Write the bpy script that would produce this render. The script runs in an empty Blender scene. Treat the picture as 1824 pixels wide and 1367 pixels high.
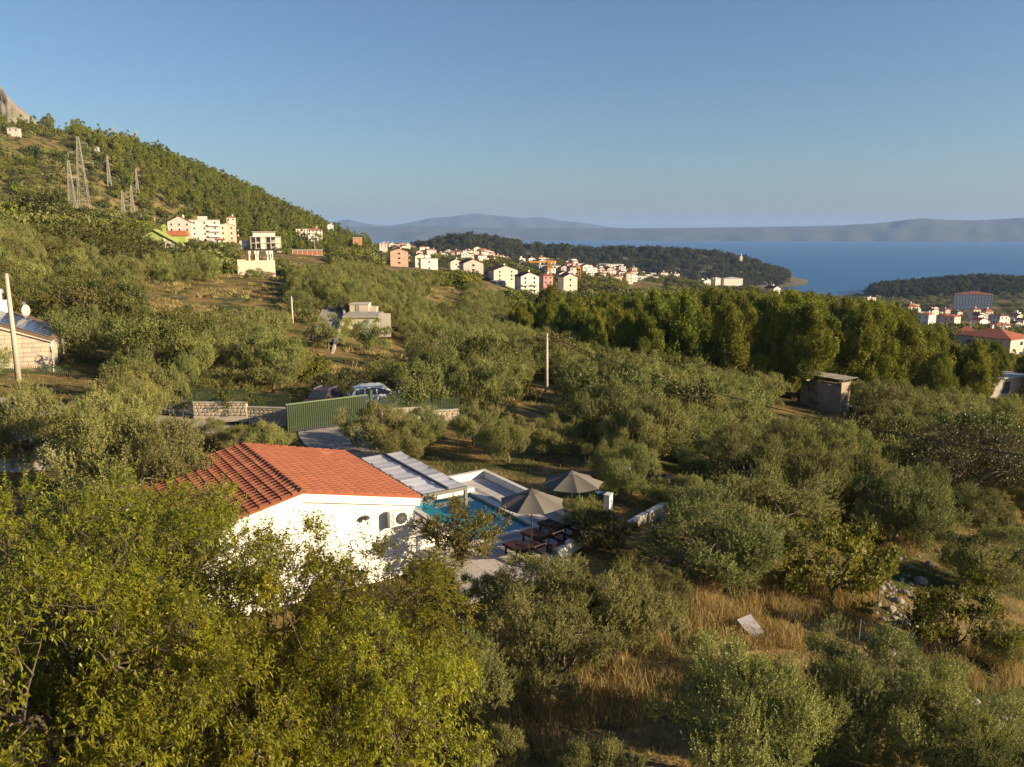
import bpy, math, random
import numpy as np
from mathutils import Vector, Matrix

SC = bpy.context.scene
COL = SC.collection
PI = math.pi

# ------------------------------------------------------------------ camera
CAM_H = 12.4
PITCH = math.radians(10.7)
FPX = 1420.0                      # focal length in pixels of the 1824 px wide photograph
cam = bpy.data.cameras.new('camera')
cam.sensor_width = 36.0
cam.lens = 36.0 * FPX / 1824.0
cam.clip_start = 0.2
cam.clip_end = 90000.0
camo = bpy.data.objects.new('camera', cam)
COL.objects.link(camo)
camo.location = (0, 0, CAM_H)
camo.rotation_euler = (PI / 2 - PITCH, 0, 0)
SC.camera = camo

# ------------------------------------------------------------------ sky, sun, exposure
SUN_EL = math.radians(17.5)
SUN_AZ = math.radians(108.0)      # clockwise from +Y (the view direction)
world = bpy.data.worlds.new('World')
SC.world = world
world.use_nodes = True
wn = world.node_tree.nodes
wl = world.node_tree.links
bg = wn['Background']
sky = wn.new('ShaderNodeTexSky')
sky.sky_type = 'NISHITA'
sky.sun_disc = False
sky.sun_elevation = SUN_EL
sky.sun_rotation = SUN_AZ
sky.altitude = 100.0
sky.air_density = 1.0
sky.dust_density = 1.2
sky.ozone_density = 4.0
wl.new(sky.outputs[0], bg.inputs[0])
bg.inputs[1].default_value = 0.060

sl = bpy.data.lights.new('sun', 'SUN')
sl.energy = 5.0
sl.angle = math.radians(0.55)
sl.color = (1.0, 0.80, 0.52)
so = bpy.data.objects.new('sun', sl)
COL.objects.link(so)
SUN_DIR = Vector((math.sin(SUN_AZ) * math.cos(SUN_EL), math.cos(SUN_AZ) * math.cos(SUN_EL), math.sin(SUN_EL)))
so.rotation_euler = SUN_DIR.to_track_quat('Z', 'Y').to_euler()
so.location = (60, 0, 60)

SC.view_settings.view_transform = 'Standard'
SC.view_settings.look = 'None'
SC.view_settings.gamma = 1.0
SC.view_settings.exposure = 1.15
SC.cycles.max_bounces = 6
SC.cycles.diffuse_bounces = 2
SC.cycles.glossy_bounces = 2
SC.cycles.transmission_bounces = 4
SC.cycles.transparent_max_bounces = 4
SC.cycles.volume_bounces = 0
SC.cycles.use_denoising = True

# ------------------------------------------------------------------ pixel <-> place helpers (used for surveying only)
_ct, _st = math.cos(PITCH), math.sin(PITCH)
def ray(px, py):
    u = (px - 912.0) / FPX
    v = (683.5 - py) / FPX
    y = _ct + v * _st
    return (u / y, 1.0, (-_st + v * _ct) / y)
def aty(px, py, y):
    r = ray(px, py)
    return Vector((r[0] * y, y, CAM_H + r[2] * y))
def atz(px, py, z):
    r = ray(px, py)
    t = (z - CAM_H) / r[2]
    return Vector((r[0] * t, t, z))
def project(x, y, z):
    z = z - CAM_H
    w = y * _ct - z * _st
    return 912 + FPX * x / w, 683.5 - FPX * (y * _st + z * _ct) / w

# ------------------------------------------------------------------ scene helpers
def tag(o, label=None, cat=None, group=None, kind=None):
    if label: o['label'] = label
    if cat: o['category'] = cat
    if group: o['group'] = group
    if kind: o['kind'] = kind
    return o
def empty(name, label=None, cat=None, loc=(0, 0, 0), rz=0.0, group=None, parent=None):
    o = bpy.data.objects.new(name, None)
    COL.objects.link(o)
    o.empty_display_size = 0.2
    o.location = loc
    o.rotation_euler = (0, 0, rz)
    o.parent = parent
    return tag(o, label, cat, group, 'thing' if cat else None)
def obj(name, mesh, parent=None, loc=(0, 0, 0), rz=0.0, scale=None):
    o = bpy.data.objects.new(name, mesh)
    COL.objects.link(o)
    o.parent = parent
    o.location = loc
    if rz: o.rotation_euler = (0, 0, rz)
    if scale: o.scale = scale
    return o
def mesh_np(name, V, T, mats, smooth=False, attr=None, mi=None):
    """mesh from numpy arrays: V (n,3) vertices, T (m,3) triangles"""
    me = bpy.data.meshes.new(name)
    V = np.ascontiguousarray(V, dtype=np.float32)
    T = np.ascontiguousarray(T, dtype=np.int32)
    me.vertices.add(len(V)); me.vertices.foreach_set('co', V.ravel())
    k = T.shape[1]
    me.loops.add(T.size); me.loops.foreach_set('vertex_index', T.ravel())
    me.polygons.add(len(T))
    me.polygons.foreach_set('loop_start', np.arange(0, T.size, k, dtype=np.int32))
    me.polygons.foreach_set('loop_total', np.full(len(T), k, dtype=np.int32))
    if mi is not None: me.polygons.foreach_set('material_index', np.asarray(mi, dtype=np.int32))
    me.polygons.foreach_set('use_smooth', np.full(len(T), bool(smooth)))
    for m in (mats if isinstance(mats, (list, tuple)) else [mats]): me.materials.append(m)
    if attr is not None:
        a = me.attributes.new('lv', 'FLOAT', 'POINT')
        a.data.foreach_set('value', np.asarray(attr, dtype=np.float32))
    me.update(calc_edges=True)
    return me

class MB:
    """collects faces, then becomes ONE mesh object"""
    def __init__(s): s.v = []; s.f = []; s.m = []
    def add(s, vs, fs, m=0):
        b = len(s.v)
        s.v += [tuple(p) for p in vs]
        for f in fs:
            s.f.append([b + i for i in f]); s.m.append(m)
    def box(s, x0, x1, y0, y1, z0, z1, m=0, rot=None, at=None):
        vs = [(x0, y0, z0), (x1, y0, z0), (x1, y1, z0), (x0, y1, z0), (x0, y0, z1), (x1, y0, z1), (x1, y1, z1), (x0, y1, z1)]
        if rot is not None:
            M = rot if isinstance(rot, Matrix) else Matrix.Rotation(rot, 3, 'Z')
            vs = [M @ Vector(p) for p in vs]
        if at is not None: vs = [Vector(p) + Vector(at) for p in vs]
        s.add(vs, [(0, 3, 2, 1), (4, 5, 6, 7), (0, 1, 5, 4), (1, 2, 6, 5), (2, 3, 7, 6), (3, 0, 4, 7)], m)
        return s
    def bar(s, p, q, w, h=None, m=0, up=(0, 0, 1)):
        p, q = Vector(p), Vector(q); h = h or w
        d = (q - p).normalized(); u = Vector(up)
        if abs(d.dot(u)) > 0.98: u = Vector((1, 0, 0))
        a = d.cross(u).normalized() * w / 2; b = a.cross(d).normalized() * h / 2
        vs = [p - a - b, p + a - b, p + a + b, p - a + b, q - a - b, q + a - b, q + a + b, q - a + b]
        s.add(vs, [(0, 1, 2, 3), (4, 7, 6, 5), (0, 4, 5, 1), (1, 5, 6, 2), (2, 6, 7, 3), (3, 7, 4, 0)], m)
        return s
    def tube(s, pts, rad, n=6, m=0, caps=True):
        pts = [Vector(p) for p in pts]
        if not isinstance(rad, (list, tuple)): rad = [rad] * len(pts)
        rings = []
        for i, p in enumerate(pts):
            d = (pts[min(i + 1, len(pts) - 1)] - pts[max(i - 1, 0)]).normalized()
            u = Vector((0, 0, 1)) if abs(d.z) < 0.9 else Vector((1, 0, 0))
            a = d.cross(u).normalized(); b = d.cross(a)
            rings.append([p + (a * math.cos(2 * PI * k / n) + b * math.sin(2 * PI * k / n)) * rad[i] for k in range(n)])
        vs = [p for r in rings for p in r]; fs = []
        for i in range(len(pts) - 1):
            for k in range(n):
                fs.append((i * n + k, i * n + (k + 1) % n, (i + 1) * n + (k + 1) % n, (i + 1) * n + k))
        if caps:
            fs.append(tuple(range(n))[::-1]); fs.append(tuple((len(pts) - 1) * n + k for k in range(n)))
        s.add(vs, fs, m)
        return s
    def prism(s, poly, z0, z1, m=0):
        n = len(poly)
        vs = [(p[0], p[1], z0) for p in poly] + [(p[0], p[1], z1) for p in poly]
        fs = [tuple(range(n))[::-1], tuple(range(n, 2 * n))] + [(i, (i + 1) % n, n + (i + 1) % n, n + i) for i in range(n)]
        s.add(vs, fs, m)
        return s
    def extr(s, poly, o, ax, ay, d, m=0):
        """polygon in plane (o, ax, ay) extruded along vector d"""
        o, ax, ay, d = Vector(o), Vector(ax), Vector(ay), Vector(d); n = len(poly)
        a = [o + ax * p[0] + ay * p[1] for p in poly]
        vs = a + [p + d for p in a]
        fs = [tuple(range(n))[::-1], tuple(range(n, 2 * n))] + [(i, (i + 1) % n, n + (i + 1) % n, n + i) for i in range(n)]
        s.add(vs, fs, m)
        return s
    def lathe(s, prof, c=(0, 0, 0), n=10, m=0):
        vs = []; fs = []
        for r, z in prof:
            for k in range(n):
                t = 2 * PI * k / n
                vs.append((c[0] + r * math.cos(t), c[1] + r * math.sin(t), c[2] + z))
        for i in range(len(prof) - 1):
            for k in range(n):
                fs.append((i * n + k, i * n + (k + 1) % n, (i + 1) * n + (k + 1) % n, (i + 1) * n + k))
        fs.append(tuple(range(n))[::-1]); fs.append(tuple((len(prof) - 1) * n + k for k in range(n)))
        s.add(vs, fs, m)
        return s
    def mesh(s, name, mats, smooth=False):
        me = bpy.data.meshes.new(name)
        me.from_pydata(s.v, [], s.f)
        for m in (mats if isinstance(mats, (list, tuple)) else [mats]): me.materials.append(m)
        me.polygons.foreach_set('material_index', s.m)
        if smooth: me.polygons.foreach_set('use_smooth', [True] * len(s.f))
        me.update()
        return me
    def build(s, name, mats, parent=None, loc=(0, 0, 0), rz=0.0, smooth=False):
        return obj(name, s.mesh(name, mats, smooth), parent, loc, rz)

# ------------------------------------------------------------------ materials
_mats = {}
def mat(name, c1, c2=None, scale=4.0, rough=0.8, bump=0.0, bscale=None, spec=0.3, metal=0.0, detail=4.0, c3=None, stretch=None, ramp=(0.35, 0.65)):
    if name in _mats: return _mats[name]
    m = bpy.data.materials.new(name); m.use_nodes = True
    nt = m.node_tree; N = nt.nodes; L = nt.links
    p = N['Principled BSDF']
    p.inputs['Roughness'].default_value = rough
    p.inputs['Metallic'].default_value = metal
    p.inputs['Specular IOR Level'].default_value = spec
    p.inputs['Base Color'].default_value = (*c1, 1)
    tc = N.new('ShaderNodeTexCoord'); mp = N.new('ShaderNodeMapping')
    L.new(tc.outputs['Object'], mp.inputs[0])
    if stretch: mp.inputs['Scale'].default_value = stretch
    if c2 is not None:
        t = N.new('ShaderNodeTexNoise'); t.inputs['Scale'].default_value = scale; t.inputs['Detail'].default_value = detail
        L.new(mp.outputs[0], t.inputs['Vector'])
        r = N.new('ShaderNodeValToRGB')
        r.color_ramp.elements[0].position = ramp[0]; r.color_ramp.elements[0].color = (*c1, 1)
        r.color_ramp.elements[1].position = ramp[1]; r.color_ramp.elements[1].color = (*c2, 1)
        L.new(t.outputs['Fac'], r.inputs[0])
        out = r.outputs[0]
        if c3 is not None:
            t2 = N.new('ShaderNodeTexNoise'); t2.inputs['Scale'].default_value = scale * 0.27; t2.inputs['Detail'].default_value = 3
            L.new(mp.outputs[0], t2.inputs['Vector'])
            r2 = N.new('ShaderNodeValToRGB'); r2.color_ramp.elements[0].position = 0.5; r2.color_ramp.elements[1].position = 0.68
            L.new(t2.outputs['Fac'], r2.inputs[0])
            mx = N.new('ShaderNodeMixRGB'); mx.inputs[2].default_value = (*c3, 1)
            L.new(r2.outputs[0], mx.inputs[0]); L.new(out, mx.inputs[1]); out = mx.outputs[0]
        L.new(out, p.inputs['Base Color'])
    if bump:
        b = N.new('ShaderNodeBump'); b.inputs['Strength'].default_value = bump; b.inputs['Distance'].default_value = 0.03
        t3 = N.new('ShaderNodeTexNoise'); t3.inputs['Scale'].default_value = bscale or scale * 6; t3.inputs['Detail'].default_value = 5
        L.new(mp.outputs[0], t3.inputs['Vector']); L.new(t3.outputs['Fac'], b.inputs['Height']); L.new(b.outputs[0], p.inputs['Normal'])
    _mats[name] = m
    return m

def leafmat(name, dark, light, trans, tf=0.3, rough=0.45, spec=0.35, clump=None):
    """leaf: colour varies leaf by leaf (attribute lv) and tree by tree (object random); some light passes through"""
    if name in _mats: return _mats[name]
    m = bpy.data.materials.new(name); m.use_nodes = True
    nt = m.node_tree; N = nt.nodes; L = nt.links
    p = N['Principled BSDF']; p.inputs['Roughness'].default_value = rough; p.inputs['Specular IOR Level'].default_value = spec
    at = N.new('ShaderNodeAttribute'); at.attribute_name = 'lv'
    mx = N.new('ShaderNodeMixRGB'); mx.inputs[1].default_value = (*dark, 1); mx.inputs[2].default_value = (*light, 1)
    L.new(at.outputs['Fac'], mx.inputs[0])
    oi = N.new('ShaderNodeObjectInfo')
    hs = N.new('ShaderNodeHueSaturation')
    mr = N.new('ShaderNodeMapRange'); mr.inputs['To Min'].default_value = 0.478; mr.inputs['To Max'].default_value = 0.522
    mv = N.new('ShaderNodeMapRange'); mv.inputs['To Min'].default_value = 0.72; mv.inputs['To Max'].default_value = 1.25
    L.new(oi.outputs['Random'], mr.inputs[0])
    ml = N.new('ShaderNodeMath'); ml.operation = 'MULTIPLY'; ml.inputs[1].default_value = 7.31
    fr = N.new('ShaderNodeMath'); fr.operation = 'FRACT'
    L.new(oi.outputs['Random'], ml.inputs[0]); L.new(ml.outputs[0], fr.inputs[0]); L.new(fr.outputs[0], mv.inputs[0])
    L.new(mr.outputs[0], hs.inputs['Hue']); L.new(mv.outputs[0], hs.inputs['Value']); L.new(mx.outputs[0], hs.inputs['Color'])
    L.new(hs.outputs[0], p.inputs['Base Color'])
    tr = N.new('ShaderNodeBsdfTranslucent')
    m2 = N.new('ShaderNodeMixRGB'); m2.blend_type = 'MULTIPLY'; m2.inputs[0].default_value = 1.0; m2.inputs[2].default_value = (*trans, 1)
    L.new(hs.outputs[0], m2.inputs[1]); L.new(m2.outputs[0], tr.inputs[0])
    ms = N.new('ShaderNodeMixShader'); ms.inputs[0].default_value = tf
    L.new(p.outputs[0], ms.inputs[1]); L.new(tr.outputs[0], ms.inputs[2])
    L.new(ms.outputs[0], N['Material Output'].inputs[0])
    _mats[name] = m
    return m

WHITE = mat('white_render', (0.70, 0.68, 0.65), (0.64, 0.62, 0.59), 1.6, 0.9, 0.15, 30)
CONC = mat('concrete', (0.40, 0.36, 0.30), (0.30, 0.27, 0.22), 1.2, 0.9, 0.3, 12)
CONCL = mat('pale_concrete', (0.52, 0.48, 0.40), (0.42, 0.38, 0.31), 1.0, 0.9, 0.3, 10)
GLASS = mat('dark_glass', (0.03, 0.04, 0.05), None, rough=0.08, spec=0.6)
DARKM = mat('dark_metal', (0.035, 0.037, 0.04), None, rough=0.45, spec=0.4)
GREYM = mat('grey_metal', (0.13, 0.13, 0.12), (0.17, 0.16, 0.15), 6, 0.5)
BARK = mat('bark', (0.14, 0.105, 0.075), (0.06, 0.045, 0.035), 9, 0.95, 0.8, 20, stretch=(1, 1, 0.25))
BARKL = mat('pale_bark', (0.22, 0.17, 0.115), (0.11, 0.085, 0.06), 9, 0.95, 0.8, 20, stretch=(1, 1, 0.25))
# ------------------------------------------------------------------ terrain: survey points (x, y, z), metres; the villa terrace is z = 0
SURVEY = [
 (0,0,1.0),(-25,0,4),(25,0,-2.2),(0,-40,2),(-70,-40,12),(70,-40,-8),
 (-14,14,1.6),(0,17,0.2),(10,16,-.6),(-5,22,.1),(6,24,-.5),(16,30,-2.4),(14,22,-1.6),(26,40,-4.2),(8,31,-1.0),
 (-3,29,-.2),(-12,32,-.05),(1,34,-.3),(5,36,-.5),(-8,40,-.2),(12,42,-1.6),(9,38,-1.0),
 (-16,48,.2),(-27,50,.9),(-38,60,1.4),(-55,62,4.5),(-10,52,.1),(-9,58,.1),
 (-18,104,-1.4),(-26,110,1.4),(-25,92,.5),(-33,128,2.4),(-24.5,113,1.4),(-25,102,1.0),(-22.8,91,.4),(-30,105,1.8),(-13,100,-2.4),
 (5,60,-2.0),(15,80,-4.5),(36,91,-8.3),(57,120,-11),(35,60,-6.2),(80,90,-14),(0,100,-3.8),(20,140,-9),(0,180,-9.5),(60,180,-15),
 (-60,100,6.0),(-90,150,11),(-62,185,2.8),(-110,180,12),(-92,218,7.5),(-45,150,3.5),(-70,300,3),
 (-10,250,-7),(-45,400,-7),(60,300,-17),(10,400,-20),(-20,330,-8.5),
 (-150,430,2),(-125,400,1.0),(-180,420,6),(-152,290,16),
 (-270,600,66),(-369,600,86),(-245,700,43),(-210,800,21),(-195,900,6),(-178,950,-6),(-230,450,20),
 (-200,1200,-20),(-400,1200,55),(-150,1100,-12),
 (-100,540,-10),(-40,700,-14),(0,900,-23),(100,900,-36),(-50,1200,-22),(60,1200,-34),(150,1200,-47),(0,1480,-58),(-120,1500,-55),(200,1500,-80),(100,1800,-101),(300,1700,-97),
 (300,1000,-62),(170,300,-28),(350,600,-57),(600,1100,-89),(585,1200,-91),(720,1240,-87),(850,1260,-85),(1000,1300,-86),(500,800,-77),(120,600,-33),(250,420,-40),
 (1500,1000,-125),(0,2300,-140),(1000,2500,-160),(-600,2500,-120),(3000,0,-220),(1500,0,-135),
 (-1000,600,210),(-1500,1500,320),(-800,0,130),(-300,0,45),(-2500,-500,420),(300,0,-38),(700,200,-92),(0,-500,10),(-800,-800,160),(800,-800,-96),
]
SEA_Z = -95.0
WK = 30.0
def _warp(x, y): return np.arcsinh(np.asarray(x, float) / WK), np.arcsinh(np.asarray(y, float) / WK)
_S = np.array(SURVEY, float)
_sx, _sy = _warp(_S[:, 0], _S[:, 1])
_sq = _S[:, 2] / (25.0 + np.hypot(_S[:, 0], _S[:, 1]))
def _phi(r2): return 0.5 * r2 * np.log(r2 + 1e-9)
def _solve():
    n = len(_S)
    r2 = (_sx[:, None] - _sx[None]) ** 2 + (_sy[:, None] - _sy[None]) ** 2
    A = np.zeros((n + 3, n + 3)); A[:n, :n] = _phi(r2) + np.eye(n) * 2e-3
    Pm = np.c_[np.ones(n), _sx, _sy]; A[:n, n:] = Pm; A[n:, :n] = Pm.T
    return np.linalg.solve(A, np.r_[_sq, np.zeros(3)])
_W = _solve()
_rs = np.random.RandomState(5)
_tab = _rs.rand(64, 64)
def vnoise(x, y):
    xi = np.floor(x).astype(int); yi = np.floor(y).astype(int)
    fx = x - xi; fy = y - yi; fx = fx * fx * (3 - 2 * fx); fy = fy * fy * (3 - 2 * fy)
    t = lambda a, b: _tab[a % 64, b % 64]
    return (t(xi, yi) * (1 - fx) + t(xi + 1, yi) * fx) * (1 - fy) + (t(xi, yi + 1) * (1 - fx) + t(xi + 1, yi + 1) * fx) * fy
def fbm(x, y, o=4):
    s = 0; a = 0.5
    for k in range(o): s = s + a * (vnoise(x * 2 ** k + 13.7 * k, y * 2 ** k + 7.1 * k) - 0.5); a *= 0.5
    return s
# villa frame: local x = across the pool side, local y = along the ridge
VO = Vector((-3.5, 28.6, 0.0)); VA = math.radians(33.4)
def V2W(x, y, z=0.0): return Vector((VO.x + x * math.cos(VA) - y * math.sin(VA), VO.y + x * math.sin(VA) + y * math.cos(VA), z))
def ground(x, y):
    x = np.atleast_1d(np.asarray(x, float)); y = np.atleast_1d(np.asarray(y, float))
    wx, wy = _warp(x, y)
    out = np.empty(len(x))
    for i in range(0, len(x), 20000):
        r2 = (wx[i:i + 20000, None] - _sx[None]) ** 2 + (wy[i:i + 20000, None] - _sy[None]) ** 2
        out[i:i + 20000] = _phi(r2) @ _W[:-3] + _W[-3] + _W[-2] * wx[i:i + 20000] + _W[-1] * wy[i:i + 20000]
    R = np.hypot(x, y)
    z = out * (25.0 + R)
    z += fbm(x / 3.1, y / 3.1) * 0.35 + fbm(x / 60.0, y / 60.0) * np.clip(R / 60 - 2, 0, 12)
    # levelled terrace of the villa, with the bank around it
    lx = (x - VO.x) * math.cos(VA) + (y - VO.y) * math.sin(VA); ly = -(x - VO.x) * math.sin(VA) + (y - VO.y) * math.cos(VA)
    dx = np.maximum(np.maximum(-9.2 - lx, lx - 7.9), 0); dy = np.maximum(np.maximum(-3.0 - ly, ly - 8.2), 0)
    k = np.clip(1 - np.hypot(dx, dy) / 1.6, 0, 1); k = k * k * (3 - 2 * k)
    z = np.where(z > 250, 250 + 80 * np.tanh((z - 250) / 160.0), z)
    return z * (1 - k) + (-0.35) * k
def gz(x, y): return float(ground([x], [y])[0])
def G(px, py):
    """ground point under a pixel of the photograph"""
    r = ray(px, py)
    ys = np.geomspace(8, 2500, 900)
    d = CAM_H + r[2] * ys - ground(r[0] * ys, ys)
    i = int(np.argmax(d < 0)) or 899
    y = ys[i]
    return Vector((r[0] * y, y, gz(r[0] * y, y)))

# ground sheet
def _axis(n, lo, hi): return np.sinh(np.linspace(np.arcsinh(lo / WK), np.arcsinh(hi / WK), n)) * WK
gx = _axis(300, -3500, 3500); gy = _axis(320, -1500, 2800)
GX, GY = np.meshgrid(gx, gy)
GZ = ground(GX.ravel(), GY.ravel())
nx, ny = len(gx), len(gy)
ii = (np.arange(ny - 1)[:, None] * nx + np.arange(nx - 1)[None]).ravel()
TERR = bpy.data.materials.new('dry_hillside'); TERR.use_nodes = True
def _terr():
    N = TERR.node_tree.nodes; L = TERR.node_tree.links; p = N['Principled BSDF']; p.inputs['Roughness'].default_value = 1.0; p.inputs['Specular IOR Level'].default_value = 0.1
    tc = N.new('ShaderNodeTexCoord')
    def noise(s, d=5):
        t = N.new('ShaderNodeTexNoise'); t.inputs['Scale'].default_value = s; t.inputs['Detail'].default_value = d; L.new(tc.outputs['Object'], t.inputs['Vector']); return t.outputs['Fac']
    def ramp(f, a, b, ca, cb):
        r = N.new('ShaderNodeValToRGB'); e = r.color_ramp.elements; e[0].position = a; e[1].position = b; e[0].color = (*ca, 1); e[1].color = (*cb, 1); L.new(f, r.inputs[0]); return r.outputs[0]
    def mix(f, a, b):
        x = N.new('ShaderNodeMixRGB'); L.new(f, x.inputs[0]); L.new(a, x.inputs[1]); L.new(b, x.inputs[2]); return x.outputs[0]
    straw = ramp(noise(1.3, 8), .35, .65, (.26, .18, .068), (.14, .096, .038))
    green = ramp(noise(3.0), .35, .65, (.075, .085, .022), (.035, .042, .014))
    soil = ramp(noise(5.0), .4, .6, (.15, .09, .05), (.24, .19, .13))
    f1 = ramp(noise(.22, 8), .44, .60, (0, 0, 0), (1, 1, 1))
    f2 = ramp(noise(.33, 6), .58, .70, (0, 0, 0), (1, 1, 1))
    L.new(mix(f2, mix(f1, straw, green), soil), p.inputs['Base Color'])
    b = N.new('ShaderNodeBump'); b.inputs['Strength'].default_value = .7; b.inputs['Distance'].default_value = .12; L.new(noise(7, 6), b.inputs['Height']); L.new(b.outputs[0], p.inputs['Normal'])
_terr()
me = mesh_np('ground', np.c_[GX.ravel(), GY.ravel(), GZ], np.c_[ii, ii + 1, ii + nx + 1, ii + nx], TERR, smooth=True)
tag(obj('ground', me), kind='structure')

# sea
SEA = bpy.data.materials.new('sea_water'); SEA.use_nodes = True
def _sea():
    N = SEA.node_tree.nodes; L = SEA.node_tree.links; p = N['Principled BSDF']
    p.inputs['Base Color'].default_value = (.010, .085, .23, 1); p.inputs['Roughness'].default_value = .35; p.inputs['Specular IOR Level'].default_value = .25
    tc = N.new('ShaderNodeTexCoord'); mp = N.new('ShaderNodeMapping'); mp.inputs['Scale'].default_value = (.004, .02, 1); L.new(tc.outputs['Object'], mp.inputs[0])
    t = N.new('ShaderNodeTexNoise'); t.inputs['Scale'].default_value = 1; t.inputs['Detail'].default_value = 8; L.new(mp.outputs[0], t.inputs['Vector'])
    r = N.new('ShaderNodeValToRGB'); r.color_ramp.elements[0].position = .3; r.color_ramp.elements[1].position = .75
    r.color_ramp.elements[0].color = (.008, .075, .20, 1); r.color_ramp.elements[1].color = (.014, .10, .25, 1); L.new(t.outputs['Fac'], r.inputs[0]); L.new(r.outputs[0], p.inputs['Base Color'])
    b = N.new('ShaderNodeBump'); b.inputs['Strength'].default_value = .5; b.inputs['Distance'].default_value = 1.0
    t2 = N.new('ShaderNodeTexNoise'); t2.inputs['Scale'].default_value = .15; t2.inputs['Detail'].default_value = 6; L.new(tc.outputs['Object'], t2.inputs['Vector']); L.new(t2.outputs['Fac'], b.inputs['Height']); L.new(b.outputs[0], p.inputs['Normal'])
_sea()
mb = MB(); mb.add([(-14000, 1000, SEA_Z), (300, 1000, SEA_Z), (300, -3000, SEA_Z), (26000, -3000, SEA_Z), (26000, 30000, SEA_Z), (-14000, 30000, SEA_Z)], [(0, 1, 2, 3, 4, 5)])
tag(mb.build('sea', SEA), kind='structure')

# islands and headlands: ridges built where they lie
def ridge_mesh(name, prof, dist, depth, mats, seed, rough=0.10, rows=14, base=SEA_Z - 5, skew=0.0):
    """prof: (px, py) skyline as seen; dist: metres away along the view, may be a pair for the two ends"""
    d0, d1 = dist if isinstance(dist, tuple) else (dist, dist)
    pxs = np.array([p[0] for p in prof], float); pys = np.array([p[1] for p in prof], float)
    n = 160
    q = np.linspace(pxs[0], pxs[-1], n); t = (q - q[0]) / (q[-1] - q[0])
    hy = np.interp(q, pxs, pys); Y = d0 + (d1 - d0) * t
    X = np.empty(n); Hh = np.empty(n)
    for i in range(n):
        p = aty(q[i], hy[i], Y[i]); X[i] = p.x; Hh[i] = p.z
    rs = np.random.RandomState(seed)
    V = []; 
    for j in range(rows + 1):
        s = j / rows * 2 - 1                                    # -1 near shore .. +1 far shore
        prof_h = (1 - abs(s) ** 1.5)
        yy = Y + s * depth * (0.8 + 0.4 * vnoise(q / 37.0 + seed, q * 0 + 3.3))
        nz = 1 + rough * 6 * fbm(q / 26.0 + seed * 3.1, q * 0 + j * 0.45, 5) * (1 - (abs(s) < 0.08))
        zz = base + (Hh - base) * np.clip(prof_h * nz, 0, 1.0 if abs(s) > 0.08 else 1.0)
        V.append(np.c_[X * yy / Y, yy, zz])
    V = np.vstack(V)
    k = (np.arange(rows)[:, None] * n + np.arange(n - 1)[None]).ravel()
    return mesh_np(name, V, np.c_[k, k + 1, k + n + 1, k + n], mats, smooth=True)
ISLE = mat('island_scrub', (.035, .045, .035), (.075, .075, .062), .004, 1.0, detail=8)
far = ridge_mesh('mountain_range', [(560, 398), (590, 396), (618, 391), (655, 399), (690, 403), (730, 397), (765, 389), (800, 386), (850, 380), (870, 383), (905, 386), (935, 389), (965, 387), (1000, 394), (1030, 396), (1075, 403), (1110, 407), (1200, 408), (1400, 405), (1480, 402), (1600, 403), (1900, 401)], 16500, 1500, ISLE, 3)
tag(obj('mountain_range', far), kind='structure')
near = ridge_mesh('island', [(500, 404), (640, 405), (760, 403), (860, 406), (980, 407), (1100, 407), (1250, 406), (1400, 404), (1500, 402), (1560, 398), (1640, 389), (1690, 392), (1740, 393), (1824, 388), (1950, 386)], (13000, 11000), 1100, ISLE, 8)
tag(obj('island', near), kind='structure')
HEAD = mat('headland_soil', (.10, .085, .05), (.06, .06, .03), .05, 1.0)
PENIN = [(700, 452), (752, 440), (800, 429), (840, 425), (880, 430), (930, 441), (1010, 447), (1090, 449), (1160, 449), (1230, 452), (1290, 458), (1340, 470), (1395, 489), (1430, 499), (1452, 506)]
pen = ridge_mesh('peninsula', PENIN, (1560, 1800), 230, HEAD, 4, rough=.03, rows=20)
tag(obj('peninsula', pen), kind='structure')
OSEJ = [(1520, 530), (1560, 517), (1600, 512), (1650, 508), (1700, 504), (1740, 500), (1800, 504), (1900, 503), (2100, 500), (2300, 510)]
ose = ridge_mesh('wooded_headland', OSEJ, (1420, 1420), 170, HEAD, 6, rough=.03, rows=16)
tag(obj('wooded_headland', ose), kind='structure')
# bare rocky mountain shoulder at the upper end of the hill
ROCK = mat('limestone', (.30, .25, .19), (.19, .155, .115), .035, .95, .8, .2, c3=(.16, .15, .08))
rk = ridge_mesh('rocky_mountain', [(-420, 190), (-250, 150), (-120, 120), (-40, 135), (0, 152), (14, 172), (30, 188), (50, 203), (66, 217), (80, 235), (110, 262), (150, 320)], (1500, 1350), 420, ROCK, 12, rough=.05, rows=26, base=-40)
tag(obj('rocky_mountain', rk), kind='structure')
# ------------------------------------------------------------------ the villa with its terrace (local frame: x across, y along the ridge)
HW = 4.4; EAVE = 2.66; RIDGE = 3.66; VL = 7.65
TILE = mat('clay_tile', (.34, .118, .058), (.26, .08, .042), 3.0, .8, .2, 40, c3=(.27, .075, .038))
TILE2 = mat('clay_tile_worn', (.30, .105, .055), (.235, .072, .038), 3.0, .8, .2, 40, c3=(.36, .14, .075))
VROT = VA
villa = empty('villa', 'white villa with shallow orange tiled gable roof beside the pool', 'house', VO, VROT)
mb = MB()
mb.extr([(-2 * HW + .12, -.5), (-.12, -.5), (-.12, EAVE - .10), (-HW, RIDGE - .10), (-2 * HW + .12, EAVE - .10)], (0, .12, 0), (1, 0, 0), (0, 0, 1), (0, VL - .24, 0))
mb.build('wall', WHITE, villa)
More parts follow.
